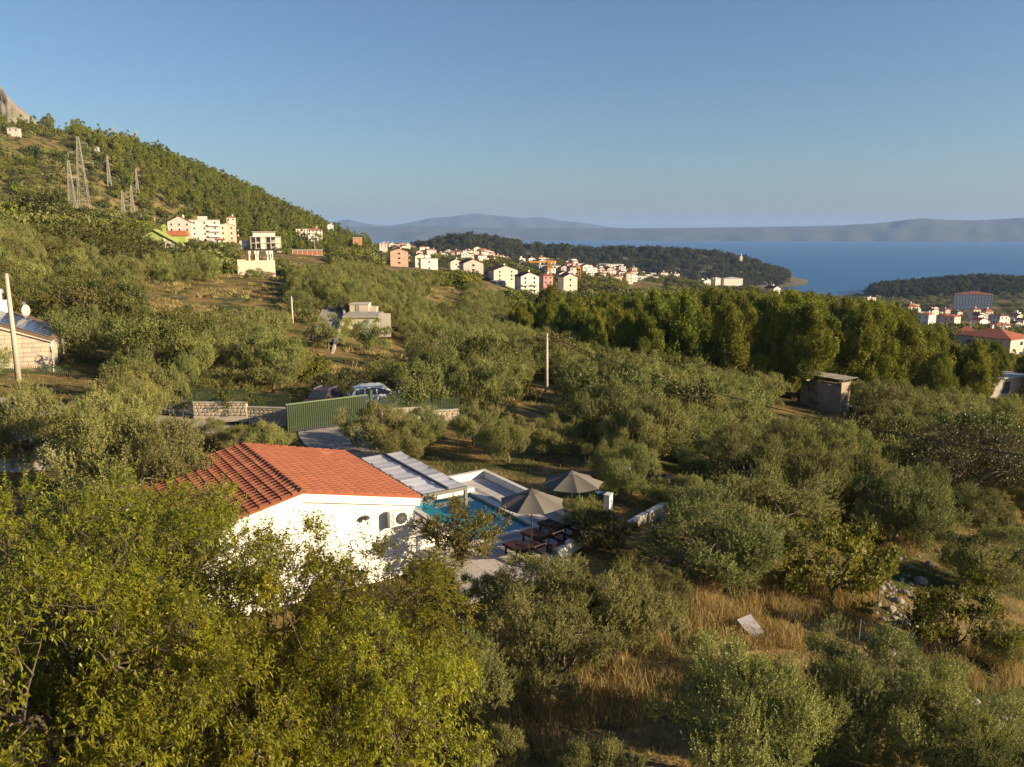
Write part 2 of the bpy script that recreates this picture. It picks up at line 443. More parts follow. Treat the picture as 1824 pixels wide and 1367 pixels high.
# raised white verge band under the tiles on the gable
mb = MB()
mb.extr([(0.05, EAVE - .06), (-HW, RIDGE - .06), (-2 * HW - .05, EAVE - .06), (-2 * HW - .05, EAVE - .34), (-HW, RIDGE - .36), (.05, EAVE - .34)], (0, 0, 0), (1, 0, 0), (0, 0, 1), (0, .117, 0))
mb.build('verge_band', mat('verge_white', (.80, .74, .66), (.74, .69, .62), 2, .9), villa)
# roof deck + tiles
roof_me = MB()
roof_me.extr([(.10, EAVE - .055), (-HW, RIDGE - .055), (-2 * HW - .10, EAVE - .055), (-2 * HW - .10, EAVE), (-HW, RIDGE), (.10, EAVE)], (0, .01, 0), (1, 0, 0), (0, 0, 1), (0, VL - .02, 0))
roof = roof_me.build('roof', mat('roof_underlay', (.30, .09, .04), None, rough=.9), villa)
SLOPE = math.atan2(RIDGE - EAVE, HW)
TL = 0.385; TW = 0.306
def tile_mesh(mats):
    mb = MB()
    wave = [(0, .0), (.045, .018), (.095, .048), (.15, .055), (.20, .045), (.245, .015), (TW - .006, .0)]
    n = len(wave); vs = []
    for (w, h) in wave: vs.append((0, w, h + .045))             # lower end, proud of the course below
    for (w, h) in wave: vs.append((-TL - .03, w, h + .002))     # upper end, tucked under the next course
    for (w, h) in wave: vs.append((0, w, h * .4 - .004))
    fs = [(i, n + i, n + i + 1, i + 1) for i in range(n - 1)] + [(2 * n + i, i, i + 1, 2 * n + i + 1) for i in range(n - 1)]
    fs += [(0, 2 * n, n), (n - 1, 2 * n - 1, 3 * n - 1)]
    mb.add(vs, fs)
    return mb.mesh('tile', mats)
tme = [tile_mesh(TILE), tile_mesh(TILE2)]
ncol = int(VL / TW); ncrs = 12
rng = random.Random(4)
allt = []
for side in (1, -1):
    for c in range(ncrs):
        for k in range(ncol):
            d = (c + 1) * TL - .03                                # distance down the slope of the tile's lower end
            x = -HW + side * d * math.cos(SLOPE); z = RIDGE - d * math.sin(SLOPE) + .012
            y = .02 + k * TW if side > 0 else .02 + (k + 1) * TW
            allt.append((side, x, y, z, rng.random(), (3.0 - .1 * c if side > 0 else 0) - y * .55 + (0 if side > 0 else (4 - 1.2 * abs(c - 4)) * .6)))
allt.sort(key=lambda t: -t[5])
rest = MB()
for i, (side, x, y, z, q, s) in enumerate(allt):
    rot = Matrix.Rotation(0 if side > 0 else PI, 4, 'Z') @ Matrix.Rotation(SLOPE + (q - .5) * .02, 4, 'Y')
    M = Matrix.Translation((x, y, z)) @ rot
    me = tme[0 if q < .6 else 1]
    if i < 295:
        t = obj('tile', me, roof); t.matrix_local = M
    else:
        b = len(rest.v)
        rest.v += [tuple(M @ v.co) for v in me.vertices]
        for p in me.polygons: rest.f.append([b + j for j in p.vertices]); rest.m.append(0 if q < .6 else 1)
o = rest.build('tile_field', [TILE, TILE2], roof); o['kind'] = 'stuff'
cap = MB()
prof = [(math.cos(t) * .11, math.sin(t) * .085) for t in np.linspace(0, PI, 6)]
vs = [(p[0], 0, p[1] + .02) for p in prof] + [(p[0] * .9, .40, p[1] * .9) for p in prof] + [(p[0] * .7, 0, p[1] * .6) for p in prof]
cap.add(vs, [(i, i + 1, 7 + i, 6 + i) for i in range(5)] + [(12 + i, 13 + i, i + 1, i) for i in range(5)])
cme = cap.mesh('ridge_tile', TILE2)
for k in range(22):
    t = obj('ridge_tile', cme, roof, (-HW, .0 + k * .348, RIDGE + .012))
mb = MB(); mb.tube([(.16, .02, EAVE - .06), (.16, VL - .02, EAVE - .06)], .055, 8); mb.build('gutter', GREYM, villa)
mb = MB(); mb.tube([(.16, VL - .3, EAVE - .1), (.0, VL - .3, EAVE - .4), (-.06, VL - .3, EAVE - .5), (-.06, VL - .3, 0)], .035, 6); mb.build('downpipe', GREYM, villa)
# air conditioner, lamp
ACW = mat('ac_white', (.72, .69, .62), None, rough=.5)
ac = empty('air_conditioner', 'white outdoor air conditioning unit with round fan on the villa wall', 'air conditioner', V2W(-.92, 0, 1.80), VROT)
mb = MB(); mb.box(-.38, .38, -.25, -.02, 0, .56); mb.build('casing', ACW, ac)
mb = MB(); mb.lathe([(.001, 0), (.19, 0), (.22, .01), (.22, .03), (.001, .03)], n=16)
f = mb.build('fan_grille', DARKM, ac, (.08, -.251, .28)); f.rotation_euler = (PI / 2, 0, 0)
for k in range(4):
    mb = MB(); mb.box(-.2, .2, -.01, .01, .031, .04); b = mb.build('guard_bar', GREYM, f); b.rotation_euler = (0, 0, k * PI / 4)
mb = MB()
for s in (-.3, .3): mb.bar((s, .12, -.03), (s, -.32, -.03), .04, .05)
mb.build('bracket', GREYM, ac)
mb = MB()
for k in range(5): mb.box(-.36, -.22, -.256, -.251, .08 + k * .09, .11 + k * .09)
mb.build('side_louvre', DARKM, ac)
lamp = empty('wall_lamp', 'small dark wall lamp on the sunlit white villa gable', 'lamp', V2W(-2.15, .12, 2.17), VROT)
mb = MB(); mb.lathe([(.05, 0), (.14, .04), (.13, .10), (.08, .14)], c=(0, -.17, .05), n=10); mb.build('lamp_shade', mat('bronze', (.06, .045, .035), None, rough=.5), lamp)
mb = MB(); mb.bar((0, 0, .08), (0, -.12, .08), .05); mb.build('arm', DARKM, lamp)
mb = MB(); mb.lathe([(.045, -.03), (.06, .05)], c=(0, -.17, .02), n=8); mb.build('lamp_glass', mat('frosted', (.6, .57, .5), None, rough=.4), lamp)

# terrace
DECK = mat('terrace_paving', (.50, .45, .42), (.40, .36, .34), 1.1, .75, .15, 25, c3=(.44, .41, .40))
dk = [(-.12, -3.4), (4.6, -3.4), (5.1, -2.15), (7.05, -1.25), (7.9, -1.0), (7.9, 8.15), (-.12, 8.15)]
PX0, PX1, PY0, PY1 = 2.7, 5.85, .85, 6.25                        # pool opening
terr = empty('terrace', loc=VO, rz=VROT); tag(terr, kind='structure')
mb = MB()
mb.prism([(-.12, -3.4), (4.6, -3.4), (5.1, -2.15), (7.05, -1.25), (7.9, -1.0), (7.9, PY0), (-.12, PY0)], -.6, 0)
mb.prism([(-.12, PY1), (7.9, PY1), (7.9, 8.15), (-.12, 8.15)], -.6, 0)
mb.prism([(-.12, PY0), (PX0, PY0), (PX0, PY1), (-.12, PY1)], -.6, 0)
mb.prism([(PX1, PY0), (7.9, PY0), (7.9, PY1), (PX1, PY1)], -.6, 0)
mb.build('paving_bed', mat('joint_grey', (.30, .28, .27), (.26, .24, .23), 2, .9), terr)
slab = MB(); S = .595; slab.box(0, S - .012, 0, S - .012, .0, .012); sme = slab.mesh('paving_slab', DECK)
slab2 = MB(); slab2.box(0, S - .012, 0, S - .012, .0, .0125); sme2 = slab2.mesh('paving_slab', mat('terrace_paving_b', (.46, .42, .40), (.41, .37, .35), 1.3, .75, .15, 25))
def inside(p, poly):
    c = False; n = len(poly)
    for i in range(n):
        a, b = poly[i], poly[i - 1]
        if (a[1] > p[1]) != (b[1] > p[1]) and p[0] < (b[0] - a[0]) * (p[1] - a[1]) / (b[1] - a[1]) + a[0]: c = not c
    return c
slabs = []
for i in range(14):
    for j in range(20):
        x, y = -.1 + i * S, -3.38 + j * S
        cs = [(x, y), (x + S, y), (x, y + S), (x + S, y + S)]
        if not all(inside(c, dk) for c in cs): continue
        if x + S > PX0 - .30 and x < PX1 + .30 and y + S > PY0 - .30 and y < PY1 + .30: continue
        slabs.append((x, y))
for k, (x, y) in enumerate(slabs[:290]): obj('paving_slab', sme if (k * 7919) % 5 < 3 else sme2, terr, (x, y, 0))
# pool
pool = empty('swimming_pool', 'rectangular turquoise swimming pool let into the pale terrace', 'pool', VO, VROT)
PT = mat('pool_tile', (.16, .58, .68), (.13, .52, .63), 9, .35)
mb = MB()
d = -1.35
mb.add([(PX0, PY0, d), (PX1, PY0, d), (PX1, PY1, d), (PX0, PY1, d), (PX0, PY0, 0), (PX1, PY0, 0), (PX1, PY1, 0), (PX0, PY1, 0)],
       [(0, 1, 2, 3), (0, 4, 5, 1), (1, 5, 6, 2), (2, 6, 7, 3), (3, 7, 4, 0)])
mb.build('basin', PT, pool)
WAT = bpy.data.materials.new('pool_water'); WAT.use_nodes = True
def _wat():
    N = WAT.node_tree.nodes; L = WAT.node_tree.links; p = N['Principled BSDF']
    p.inputs['Base Color'].default_value = (.03, .42, .52, 1); p.inputs['Roughness'].default_value = .06; p.inputs['IOR'].default_value = 1.33
    p.inputs['Transmission Weight'].default_value = .55
    t = N.new('ShaderNodeTexNoise'); t.inputs['Scale'].default_value = 7; t.inputs['Detail'].default_value = 3
    tc = N.new('ShaderNodeTexCoord'); L.new(tc.outputs['Object'], t.inputs['Vector'])
    b = N.new('ShaderNodeBump'); b.inputs['Strength'].default_value = .12; b.inputs['Distance'].default_value = .03; L.new(t.outputs['Fac'], b.inputs['Height']); L.new(b.outputs[0], p.inputs['Normal'])
_wat()
mb = MB(); mb.add([(PX0, PY0, -.10), (PX1, PY0, -.10), (PX1, PY1, -.10), (PX0, PY1, -.10)], [(0, 1, 2, 3)]); mb.build('water', WAT, pool)
COP = mat('coping_stone', (.60, .57, .53), (.52, .49, .46), 2, .7)
w = .27
for (x0, x1, y0, y1, lx) in ((PX0 - w, PX1 + w, PY0 - w, PY0, 1), (PX0 - w, PX0, PY0, PY1, 0), (PX1, PX1 + w, PY0, PY1, 0)):
    n = max(1, round((x1 - x0 if lx else y1 - y0) / .6))
    for k in range(n):
        mb = MB()
        if lx: a = (x1 - x0) / n; mb.box(x0 + k * a + .004, x0 + (k + 1) * a - .004, y0, y1, .002, .045)
        else: a = (y1 - y0) / n; mb.box(x0, x1, y0 + k * a + .004, y0 + (k + 1) * a - .004, .002, .045)
        mb.build('coping_stone', COP, pool)
mb = MB()                                                        # raised white edge along the far end, with a gap for the steps
mb.box(PX0 - w, PX0 + .55, PY1, PY1 + .30, .002, .20); mb.box(PX0 + 1.25, PX0 + 2.2, PY1, PY1 + .30, .002, .22); mb.box(PX0 + 2.26, PX1 + w, PY1, PY1 + .30, .002, .22)
mb.build('raised_edge', WHITE, pool)
mb = MB(); mb.box(PX0 + .55, PX0 + 1.25, PY1 - .6, PY1, -1.3, -.35); mb.box(PX0 + .55, PX0 + 1.25, PY1 - .3, PY1, -.35, -.13); mb.build('step', PT, pool)

# parapets round the terrace
def white_wall(label, pts, z0, z1, t=.16, cap=True, m=WHITE, group=None, name='parapet_wall'):
    base = V2W(*pts[0], 0)
    e = empty(name, label, 'wall', base, 0, group)
    P = [V2W(x, y) - base for x, y in pts]
    mb = MB(); mc = MB()
    for a, b in zip(P, P[1:]):
        dd = (b - a).normalized() * (t / 2 - .003)
        mb.bar((a.x - dd.x, a.y - dd.y, (z0 + z1) / 2), (b.x + dd.x, b.y + dd.y, (z0 + z1) / 2), t, z1 - z0)
        mc.bar((a.x - dd.x, a.y - dd.y, z1 + .026), (b.x + dd.x, b.y + dd.y, z1 + .026), t + .07, .05)
    mb.build('wall_body', m, e)
    if cap: mc.build('wall_cap', COP, e)
    return e
white_wall('low white parapet at the far end of the pool terrace, sunlit', [(2.3, 8.05), (7.7, 8.05)], -.6, .34)
white_wall('long low white parapet down the garden side of the pool terrace', [(7.8, 8.13), (7.8, -.2)], -.9, .33)
white_wall('short low kerb wall with a grey cap beside the sun loungers', [(5.0, -2.1), (6.98, -1.2)], -.9, .18, .18)
white_wall('low white wall stub below the loungers, half hidden by leaves', [(4.55, -3.35), (4.95, -2.35)], -.9, .10, .18)
white_wall('pale garden wall running uphill to the right of the lawn, upper piece', [(11.65, -.1), (14.1, .7)], -1.7, -.22, .2, True, CONC)  # white wall; the darker concrete colour paints in the shade on its face
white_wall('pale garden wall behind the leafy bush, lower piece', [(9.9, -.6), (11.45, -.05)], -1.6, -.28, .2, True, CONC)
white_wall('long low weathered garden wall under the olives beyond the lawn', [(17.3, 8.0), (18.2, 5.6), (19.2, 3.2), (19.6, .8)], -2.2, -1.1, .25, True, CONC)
white_wall('low pale plinth wall between villa and poolside terrace', [(.25, 1.3), (2.1, 1.5)], 0, .35, .2)
# white gate pillar with a letter slot
e = empty('garden_pillar', 'white rendered pillar with a dark letter slot standing on the lawn', 'pillar', V2W(9.6, .35, -.55), VROT + .5)
mb = MB(); mb.box(-.21, .21, -.13, .13, 0, 1.42); mb.build('pillar_body', WHITE, e)
mb = MB(); mb.box(-.23, .23, -.15, .15, 1.423, 1.47); mb.build('cap_stone', COP, e)
mb = MB(); mb.box(-.11, .13, -.136, -.128, 1.10, 1.16); mb.build('letter_slot', DARKM, e)

# pergola
pg = empty('pergola', 'grey steel pergola with pleated white fabric roof between villa and pool', 'pergola', VO, VROT)
PGM = mat('pergola_steel', (.15, .145, .13), (.17, .16, .145), 4, .5)
FAB = leafmat('pergola_fabric', (.62, .62, .66), (.66, .66, .68), (.8, .8, .8), .25, .8, .1)
x0, x1, y0, y1, pz = .34, 2.28, .28, 6.3, 2.60
mb = MB(); mb.box(x1 - .12, x1, y0, y0 + .12, 0, pz - .14); mb.build('post', PGM, pg)
mb = MB(); mb.box(x1 - .12, x1, y1 - .12, y1, 0, pz - .14); mb.build('post', PGM, pg)
mb = MB(); mb.box(x0, x1, y0, y0 + .12, pz - .135, pz + .0); mb.build('beam', PGM, pg)
mb = MB(); mb.box(x0, x1, y1 - .12, y1, pz - .135, pz + .0); mb.build('beam', PGM, pg)
mb = MB(); mb.box(x1 - .12, x1, y0 + .123, y1 - .123, pz - .135, pz + .0); mb.build('beam', PGM, pg)
mb = MB(); mb.box(x0, x0 + .10, y0 + .123, y1 - .123, pz - .135, pz + .0); mb.build('beam', PGM, pg)
mb = MB(); mb.box(1.36, 1.45, y0 + .02, y1 - .02, pz + .004, pz + .095); mb.build('centre_rail', DARKM, pg)
bay = (y1 - y0 - .24) / 3
for b in range(3):
    if b: mb = MB(); mb.box(x0 + .103, x1 - .123, y0 + .12 + b * bay - .025, y0 + .12 + b * bay + .025, pz - .06, pz + .015); mb.build('cross_bar', PGM, pg)
    for (u0, u1) in ((x0 - .02, 1.355), (1.455, x1 - .02)):
        nu, nv = 8, 18; V = []
        for i in range(nu + 1):
            for j in range(nv + 1):
                s = i / nu; t = j / nv
                sag = .045 - .05 * math.sin(PI * t) * (0.6 + .4 * math.sin(PI * s)) + .008 * math.sin(t * 3 * 2 * PI + b)
                V.append((u0 + (u1 - u0) * s, (y0 + .05 if b == 0 else y0 + .13 + b * bay) + ((bay + .06 if b == 0 else bay + .04 if b == 2 else bay - .02)) * t, pz - .012 + sag))
        F = [(i * (nv + 1) + j, (i + 1) * (nv + 1) + j, (i + 1) * (nv + 1) + j + 1, i * (nv + 1) + j + 1) for i in range(nu) for j in range(nv)]
        m2 = MB(); m2.add(V, F); m2.build('fabric_panel', FAB, pg, smooth=True)

# parasols
CAN = leafmat('parasol_canvas', (.165, .15, .13), (.18, .165, .14), (.9, .85, .8), .12, .9, .1)
def parasol(label, base, h, R, rz, drop):
    e = empty('parasol', label, 'parasol', base, rz, 'grey garden parasols')
    mb = MB(); mb.tube([(0, 0, .05), (0, 0, h - .03)], .028, 8); mb.build('pole', DARKM, e)
    mb = MB(); mb.lathe([(.26, 0), (.27, .05), (.08, .09), (.045, .28), (.03, .3)], n=14); mb.build('base', DARKM, e)
    mb = MB(); mb.lathe([(.02, 0), (.035, .03), (.012, .09)], c=(0, 0, h), n=8); mb.build('finial', DARKM, e)
    n = 8; rings = 6
    for k in range(n):
        V = []; W = 6
        for i in range(rings + 1):
            t = .04 + .96 * i / rings
            for j in range(W + 1):
                s = j / W
                a = 2 * PI * (k + s) / n
                # straight chord between ribs, hem scalloped inward, cloth sagging between ribs
                a0, a1 = 2 * PI * k / n, 2 * PI * (k + 1) / n
                p0 = Vector((math.cos(a0), math.sin(a0), 0)); p1 = Vector((math.cos(a1), math.sin(a1), 0))
                p = (p0 * (1 - s) + p1 * s) * R * t * (1 - .05 * t * math.sin(PI * s))
                z = h - drop * (t ** 1.12) - .05 * t * math.sin(PI * s) * 0.8
                V.append((p.x, p.y, z))
        F = [(i * (W + 1) + j, (i + 1) * (W + 1) + j, (i + 1) * (W + 1) + j + 1, i * (W + 1) + j + 1) for i in range(rings) for j in range(W)]
        m2 = MB(); m2.add(V, F); m2.build('canopy_panel', CAN, e, smooth=True)
        a = 2 * PI * k / n
        mb = MB(); mb.tube([(0, 0, h - .05), (R * .5 * math.cos(a), R * .5 * math.sin(a), h - drop * .46 - .02), (R * .98 * math.cos(a), R * .98 * math.sin(a), h - drop * .98 - .015)], .009, 4); mb.build('rib', DARKM, e)
    V = []; F = []
    for i, (r_, z_) in enumerate(((.02, h + .03), (.12, h + .02), (.30, h - .055))):
        for k in range(16): V.append((r_ * math.cos(2 * PI * k / 16), r_ * math.sin(2 * PI * k / 16), z_ - (.02 if i == 2 and k % 2 else 0)))
    for i in range(2):
        for k in range(16): F.append((i * 16 + k, (i + 1) * 16 + k, (i + 1) * 16 + (k + 1) % 16, i * 16 + (k + 1) % 16))
    m2 = MB(); m2.add(V, F); m2.build('vent_cap', CAN, e)
parasol('grey canvas parasol with a black pole standing among the sun loungers', V2W(4.13, -1.49, .012), 2.58, 1.34, .35, .52)
lp = (2.66, 33.95)
parasol('grey canvas parasol standing on the lawn beyond the terrace wall', (lp[0], lp[1] + .0, -.45), 2.45, 1.42, .1, .50)
# loungers
WOOD = mat('dark_teak', (.05, .018, .014), (.032, .012, .010), 5, .6, .2, 30, stretch=(1, 6, 1))
def lounger(label, x, y, rz):
    e = empty('sun_lounger', label, 'sun lounger', V2W(x, y, .012), VROT + rz, 'dark wooden sun loungers')
    mb = MB()
    for s in (-.31, .31): mb.box(s - .025, s + .025, -1.0, .95, .27, .36)
    mb.box(-.285, .285, .90, .95, .27, .35); mb.box(-.285, .285, -1.0, -.95, .27, .35); mb.build('frame', WOOD, e)
    for sx in (-.31, .31):
        for sy in (-.65, .78):
            mb = MB(); mb.box(sx - .03, sx + .03, sy - .035, sy + .035, 0, .269); mb.build('leg', WOOD, e)
    sl_ = MB(); sl_.box(-.335, .335, -.035, .035, 0, .022); slm = sl_.mesh('slat', WOOD)
    for k in range(14): obj('slat', slm, e, (0, .90 - k * .088, .362))
    hinge = Matrix.Translation((0, -.33, .37)) @ Matrix.Rotation(math.radians(-34), 4, 'X')
    bk = MB()
    for s in (-.26, .26): bk.box(s - .02, s + .02, -.78, 0, -.02, .03)
    b = bk.build('backrest', WOOD, e); b.matrix_local = hinge
    for k in range(9):
        o = obj('slat', slm, b, (0, -.04 - k * .086, .032))
    for sx in (-.40, .40):
        mb = MB(); mb.bar((sx, .05, .60), (sx, -.50, .56), .06, .03); mb.bar((sx, .0, .585), (sx, .02, .0), .05, .04); mb.build('armrest', WOOD, e)
        wl_ = MB(); wl_.lathe([(.10, -.02), (.12, -.015), (.12, .015), (.10, .02)], n=12); q = wl_.build('wheel', WOOD, e, (sx * .92, -.86, .12)); q.rotation_euler = (0, PI / 2, 0)
lounger('dark wooden sun lounger nearest the villa, in front of the parasol pole', 3.62, -1.75, .08)
lounger('dark wooden sun lounger in the middle, just behind the parasol pole', 4.95, -1.05, .12)
lounger('dark wooden sun lounger farthest from the villa, beside the terrace wall', 6.15, -.55, .12)
# ------------------------------------------------------------------ things built round the grove
GREEN = mat('green_paint', (.060, .084, .038), (.048, .068, .032), 4, .5)
GREEN2 = mat('green_paint_dark', (.050, .072, .032), (.040, .058, .027), 4, .5)
STONE = [mat('limestone_block_%s' % n, c, d, 3, .9, .4, 15) for n, c, d in (('cream', (.56, .47, .34), (.48, .40, .28)), ('buff', (.50, .40, .27), (.42, .33, .22)), ('grey', (.46, .41, .33), (.38, .33, .27)))]
MORTAR = mat('mortar', (.50, .44, .35), (.44, .38, .30), 6, .95)
def rubble_faces(parent, L, h, depth, rnd, smin=.22, smax=.42, row=.20, name='stone', limit=300):
    """stones of a wall face (local x 0..L, z 0..h, face towards -y), each its own small object sharing a few meshes"""
    lib = []
    for k in range(6):
        r2 = random.Random(k + 50)
        mb = MB(); n = 6 + k % 3
        ring = [(math.cos(2 * PI * i / n + .4) * .5 * (1 + r2.uniform(-.06, .12)), math.sin(2 * PI * i / n + .4) * .5 * (1 + r2.uniform(-.06, .12))) for i in range(n)]
        ring = [(max(-.5, min(.5, a * 1.2)), max(-.5, min(.5, b * 1.2))) for a, b in ring]
        vs = [(a, 0, b) for a, b in ring] + [(a * .8, -.05, b * .78) for a, b in ring]
        mb.add(vs, [tuple(range(n, 2 * n))] + [(i, n + i, n + (i + 1) % n, (i + 1) % n) for i in range(n)])
        lib.append([mb.mesh(name, m) for m in STONE])
    z = 0; c = 0
    while z < h - .05 and c < limit:
        rh = min(row * rnd.uniform(.8, 1.25), h - z); x = rnd.uniform(-.2, 0)
        while x < L and c < limit:
            w = rnd.uniform(smin, smax); x0 = max(x, 0); x1 = min(x + w, L)
            if x1 - x0 > .06:
                o = obj(name, lib[rnd.randrange(6)][rnd.randrange(3)], parent, ((x0 + x1) / 2, -depth, z + rh / 2)); o.scale = (x1 - x0 - .02, 1, rh - .02); c += 1
            x += w
        z += rh
def paling_fence(name, label, p, q, z0, h, group=None, spacing=.105, post=1.9, plinth=None, cat='fence', m=GREEN):
    p, q = Vector((*p, z0)), Vector((*q, z0)); L = (q - p).length; rz = math.atan2(q.y - p.y, q.x - p.x)
    e = empty(name, label, cat, p, rz, group)
    pl = MB(); pl.box(-.032, .032, -.012, .012, .02, h); pl.add([(-.032, -.012, h), (.032, -.012, h), (.032, .012, h), (-.032, .012, h), (0, 0, h + .05)], [(0, 1, 4), (1, 2, 4), (2, 3, 4), (3, 0, 4)])
    pme = pl.mesh('paling', m)
    n = int(L / spacing)
    for k in range(min(n, 290)): obj('paling', pme, e, ((k + .5) * L / n, -.03, 0))
    for zz in (h * .14, h * .86):
        mb = MB(); mb.box(0, L, -.015, .02, zz - .03, zz + .03); mb.build('rail', m, e)
    for k in range(int(L / post) + 1):
        mb = MB(); mb.box(-.035, .035, .022, .09, -.1, h + .02); mb.build('post', m, e, (min(k * post + .04, L - .04), 0, 0))
    return e, L, rz
def stone_plinth(label, p, q, z0, h, group):
    p, q = Vector((*p, z0)), Vector((*q, z0)); L = (q - p).length; rz = math.atan2(q.y - p.y, q.x - p.x)
    e = empty('stone_wall', label, 'wall', p, rz, group)
    mb = MB(); mb.box(0, L, 0, .30, -.4, h); mb.build('wall_core', MORTAR, e)
    mb = MB(); mb.box(-.02, L + .02, -.07, .33, h + .003, h + .06); mb.build('coping', CONCL, e)
    rubble_faces(e, L, h, 0.0, random.Random(int(L * 100)))
GF = 'green paling fences along the drive'
A1, A2, A3, A4 = atz(335, 745, .85), atz(432, 748, .75), atz(509, 757, .6), atz(512, 768, .25)
Bz = gz(A1.x, A1.y)
stone_plinth('cream rubble stone wall under the left green fence, higher piece', (A1.x, A1.y + .9), (A2.x, A2.y + .9), .80, .85, 'rubble plinths under the fence')
stone_plinth('cream rubble stone wall between the left fence and the gate', (A2.x + .03, A2.y + 1.0), (A3.x, A3.y + 1.3), .55, .78, 'rubble plinths under the fence')
paling_fence('paling_fence', 'green paling fence on the higher rubble wall, farthest left', (A1.x, A1.y + 1.05), (A2.x, A2.y + 1.05), 1.71, .82, GF)
paling_fence('paling_fence', 'green paling fence between the bright shrub and the gate', (A2.x + .1, A2.y + 1.15), (A3.x, A3.y + 1.45), 1.40, .86, GF)
GA, GB = (-13.9, 47.9), (-9.5, 50.9)
gate, gl, grz = paling_fence('sliding_gate', 'long dark green sliding gate of upright boards across the drive', GA, GB, .30, 1.72, None, .13, 1.3, cat='gate', m=GREEN2)
mb = MB(); mb.box(0, gl, -.02, .03, -.03, .07); mb.build('track_rail', DARKM, gate)
mb = MB(); mb.box(-.03, gl + .05, -.06, .06, 1.70, 1.77); mb.build('top_rail', mat('gate_top', (.14, .18, .09), None, rough=.5), gate)
mb = MB(); mb.box(0, gl, .0, .012, .1, 1.68); mb.build('sheet', GREEN2, gate)
e = empty('gate_post', 'dark green gate post at the right end of the sliding gate', 'post', (GB[0] + .25, GB[1] + .25, .3), grz)
mb = MB(); mb.box(-.09, .09, -.09, .09, -.2, 1.95); mb.build('shaft', GREEN2, e); mb = MB(); mb.box(-.11, .11, -.11, .11, 1.953, 2.0); mb.build('cap', GREEN, e)
F0, F1, F2 = (-8.7, 51.6), (-5.5, 52.6), (-3.6, 53.0)
stone_plinth('grey rubble stone wall right of the gate, behind the olives', F0, F1, -.15, 1.0, 'rubble plinths under the fence')
stone_plinth('cream rubble stone wall stub at the far right of the fence', (F1[0] + .05, F1[1]), F2, -.4, .95, 'rubble plinths under the fence')
paling_fence('paling_fence', 'green paling fence in front of the white car', (F0[0], F0[1] + .12), (F1[0], F1[1] + .12), .92, .80, GF)
paling_fence('paling_fence', 'short green paling fence farthest right beside the grass', (F1[0] + .1, F1[1] + .12), (F2[0], F2[1] + .12), .65, .72, GF)

# ribbons laid over the terrain
def ribbon(name, pts, widths, m, lift=.04, sub=8, kind='structure', zf=None, jag=0.0):
    P = [Vector((p[0], p[1], 0)) for p in pts]; V = []
    path = []
    for i in range(len(P) - 1):
        for k in range(sub):
            t = k / sub
            p0, p1, p2, p3 = P[max(i - 1, 0)], P[i], P[i + 1], P[min(i + 2, len(P) - 1)]
            path.append((.5 * ((2 * p1) + (p2 - p0) * t + (2 * p0 - 5 * p1 + 4 * p2 - p3) * t * t + (3 * p1 - p0 - 3 * p2 + p3) * t ** 3), widths[i] * (1 - t) + widths[i + 1] * t))
    path.append((P[-1], widths[-1]))
    nw = 6
    for i, (p, w) in enumerate(path):
        d = (path[min(i + 1, len(path) - 1)][0] - path[max(i - 1, 0)][0]).normalized(); nrm = Vector((-d.y, d.x, 0))
        for k in range(nw + 1):
            q = p + nrm * w * (k / nw - .5) * (1 + jag * math.sin(i * 2.3 + k) * (.5 + .5 * math.sin(i * 1.1)))
            V.append([q.x, q.y, 0])
    V = np.array(V); n = len(path)
    z = ground(V[:, 0], V[:, 1]).reshape(n, nw + 1)
    z = np.maximum(z, z.mean(1, keepdims=True)) if zf is None else z
    V[:, 2] = z.ravel() + lift
    i = (np.arange(n - 1)[:, None] * (nw + 1) + np.arange(nw)[None]).ravel()
    me = mesh_np(name, V, np.c_[i, i + 1, i + nw + 2, i + nw + 1], m, smooth=True)
    return tag(obj(name, me), kind=kind)
GRAVEL = mat('gravel_drive', (.36, .32, .28), (.28, .25, .21), 3, .95, .5, 30)
ASPH = mat('asphalt', (.25, .225, .19), (.20, .18, .155), 1.5, .9, .3, 30)
ribbon('driveway', [(-11.5, 51.5), (-11.0, 48.5), (-10.0, 45.5), (-8.6, 42.5), (-7.6, 39.6)], [5.0, 4.6, 3.8, 3.2, 2.8], GRAVEL, .05)
ribbon('car_park', [(-24, 53.5), (-16, 53), (-9, 54.5), (-2, 57.5)], [4, 6, 6, 5], mat('yard_gravel', (.22, .20, .17), (.16, .14, .12), 3, .95, .4, 25), .05)
RP = [G(586, 524), G(587, 531), G(592, 543), G(595, 556), G(592, 572), G(586, 592), G(582, 612)]
ribbon('road', [(p.x, p.y) for p in RP], [3.0, 3.0, 3.2, 3.4, 3.6, 3.6, 3.4], ASPH, .10)
ribbon('lane', [(-70, 60), (-48, 53.5), (-36, 51.5), (-25, 49.6), (-18, 48.2)], [3, 3, 3, 3, 2.5], mat('lane_concrete', (.36, .32, .26), (.30, .27, .22), 1.5, .95, .3), .06)

# road parapet and garage
def curved_wall(name, label, pts, h0, h1, t, m, cat='wall'):
    e = empty(name, label, cat, (pts[0][0], pts[0][1], 0))
    ox, oy = pts[0][0], pts[0][1]
    mb = MB(); n = len(pts); V = []
    for i, p in enumerate(pts):
        a = Vector(pts[max(i - 1, 0)][:2]); b = Vector(pts[min(i + 1, n - 1)][:2]); d = (b - a).normalized(); nr = Vector((-d.y, d.x)) * t / 2
        for s in (1, -1):
            for z in (p[2] + h0, p[2] + h1): V.append((p[0] - ox + nr.x * s, p[1] - oy + nr.y * s, z))
    F = []
    for i in range(n - 1):
        a = i * 4; b = a + 4
        F += [(a, b, b + 1, a + 1), (a + 2, a + 3, b + 3, b + 2), (a + 1, b + 1, b + 3, a + 3)]
    F += [(0, 1, 3, 2), (4 * n - 4, 4 * n - 2, 4 * n - 1, 4 * n - 3)]
    mb.add(V, F); mb.build('wall_body', m, e)
    return e
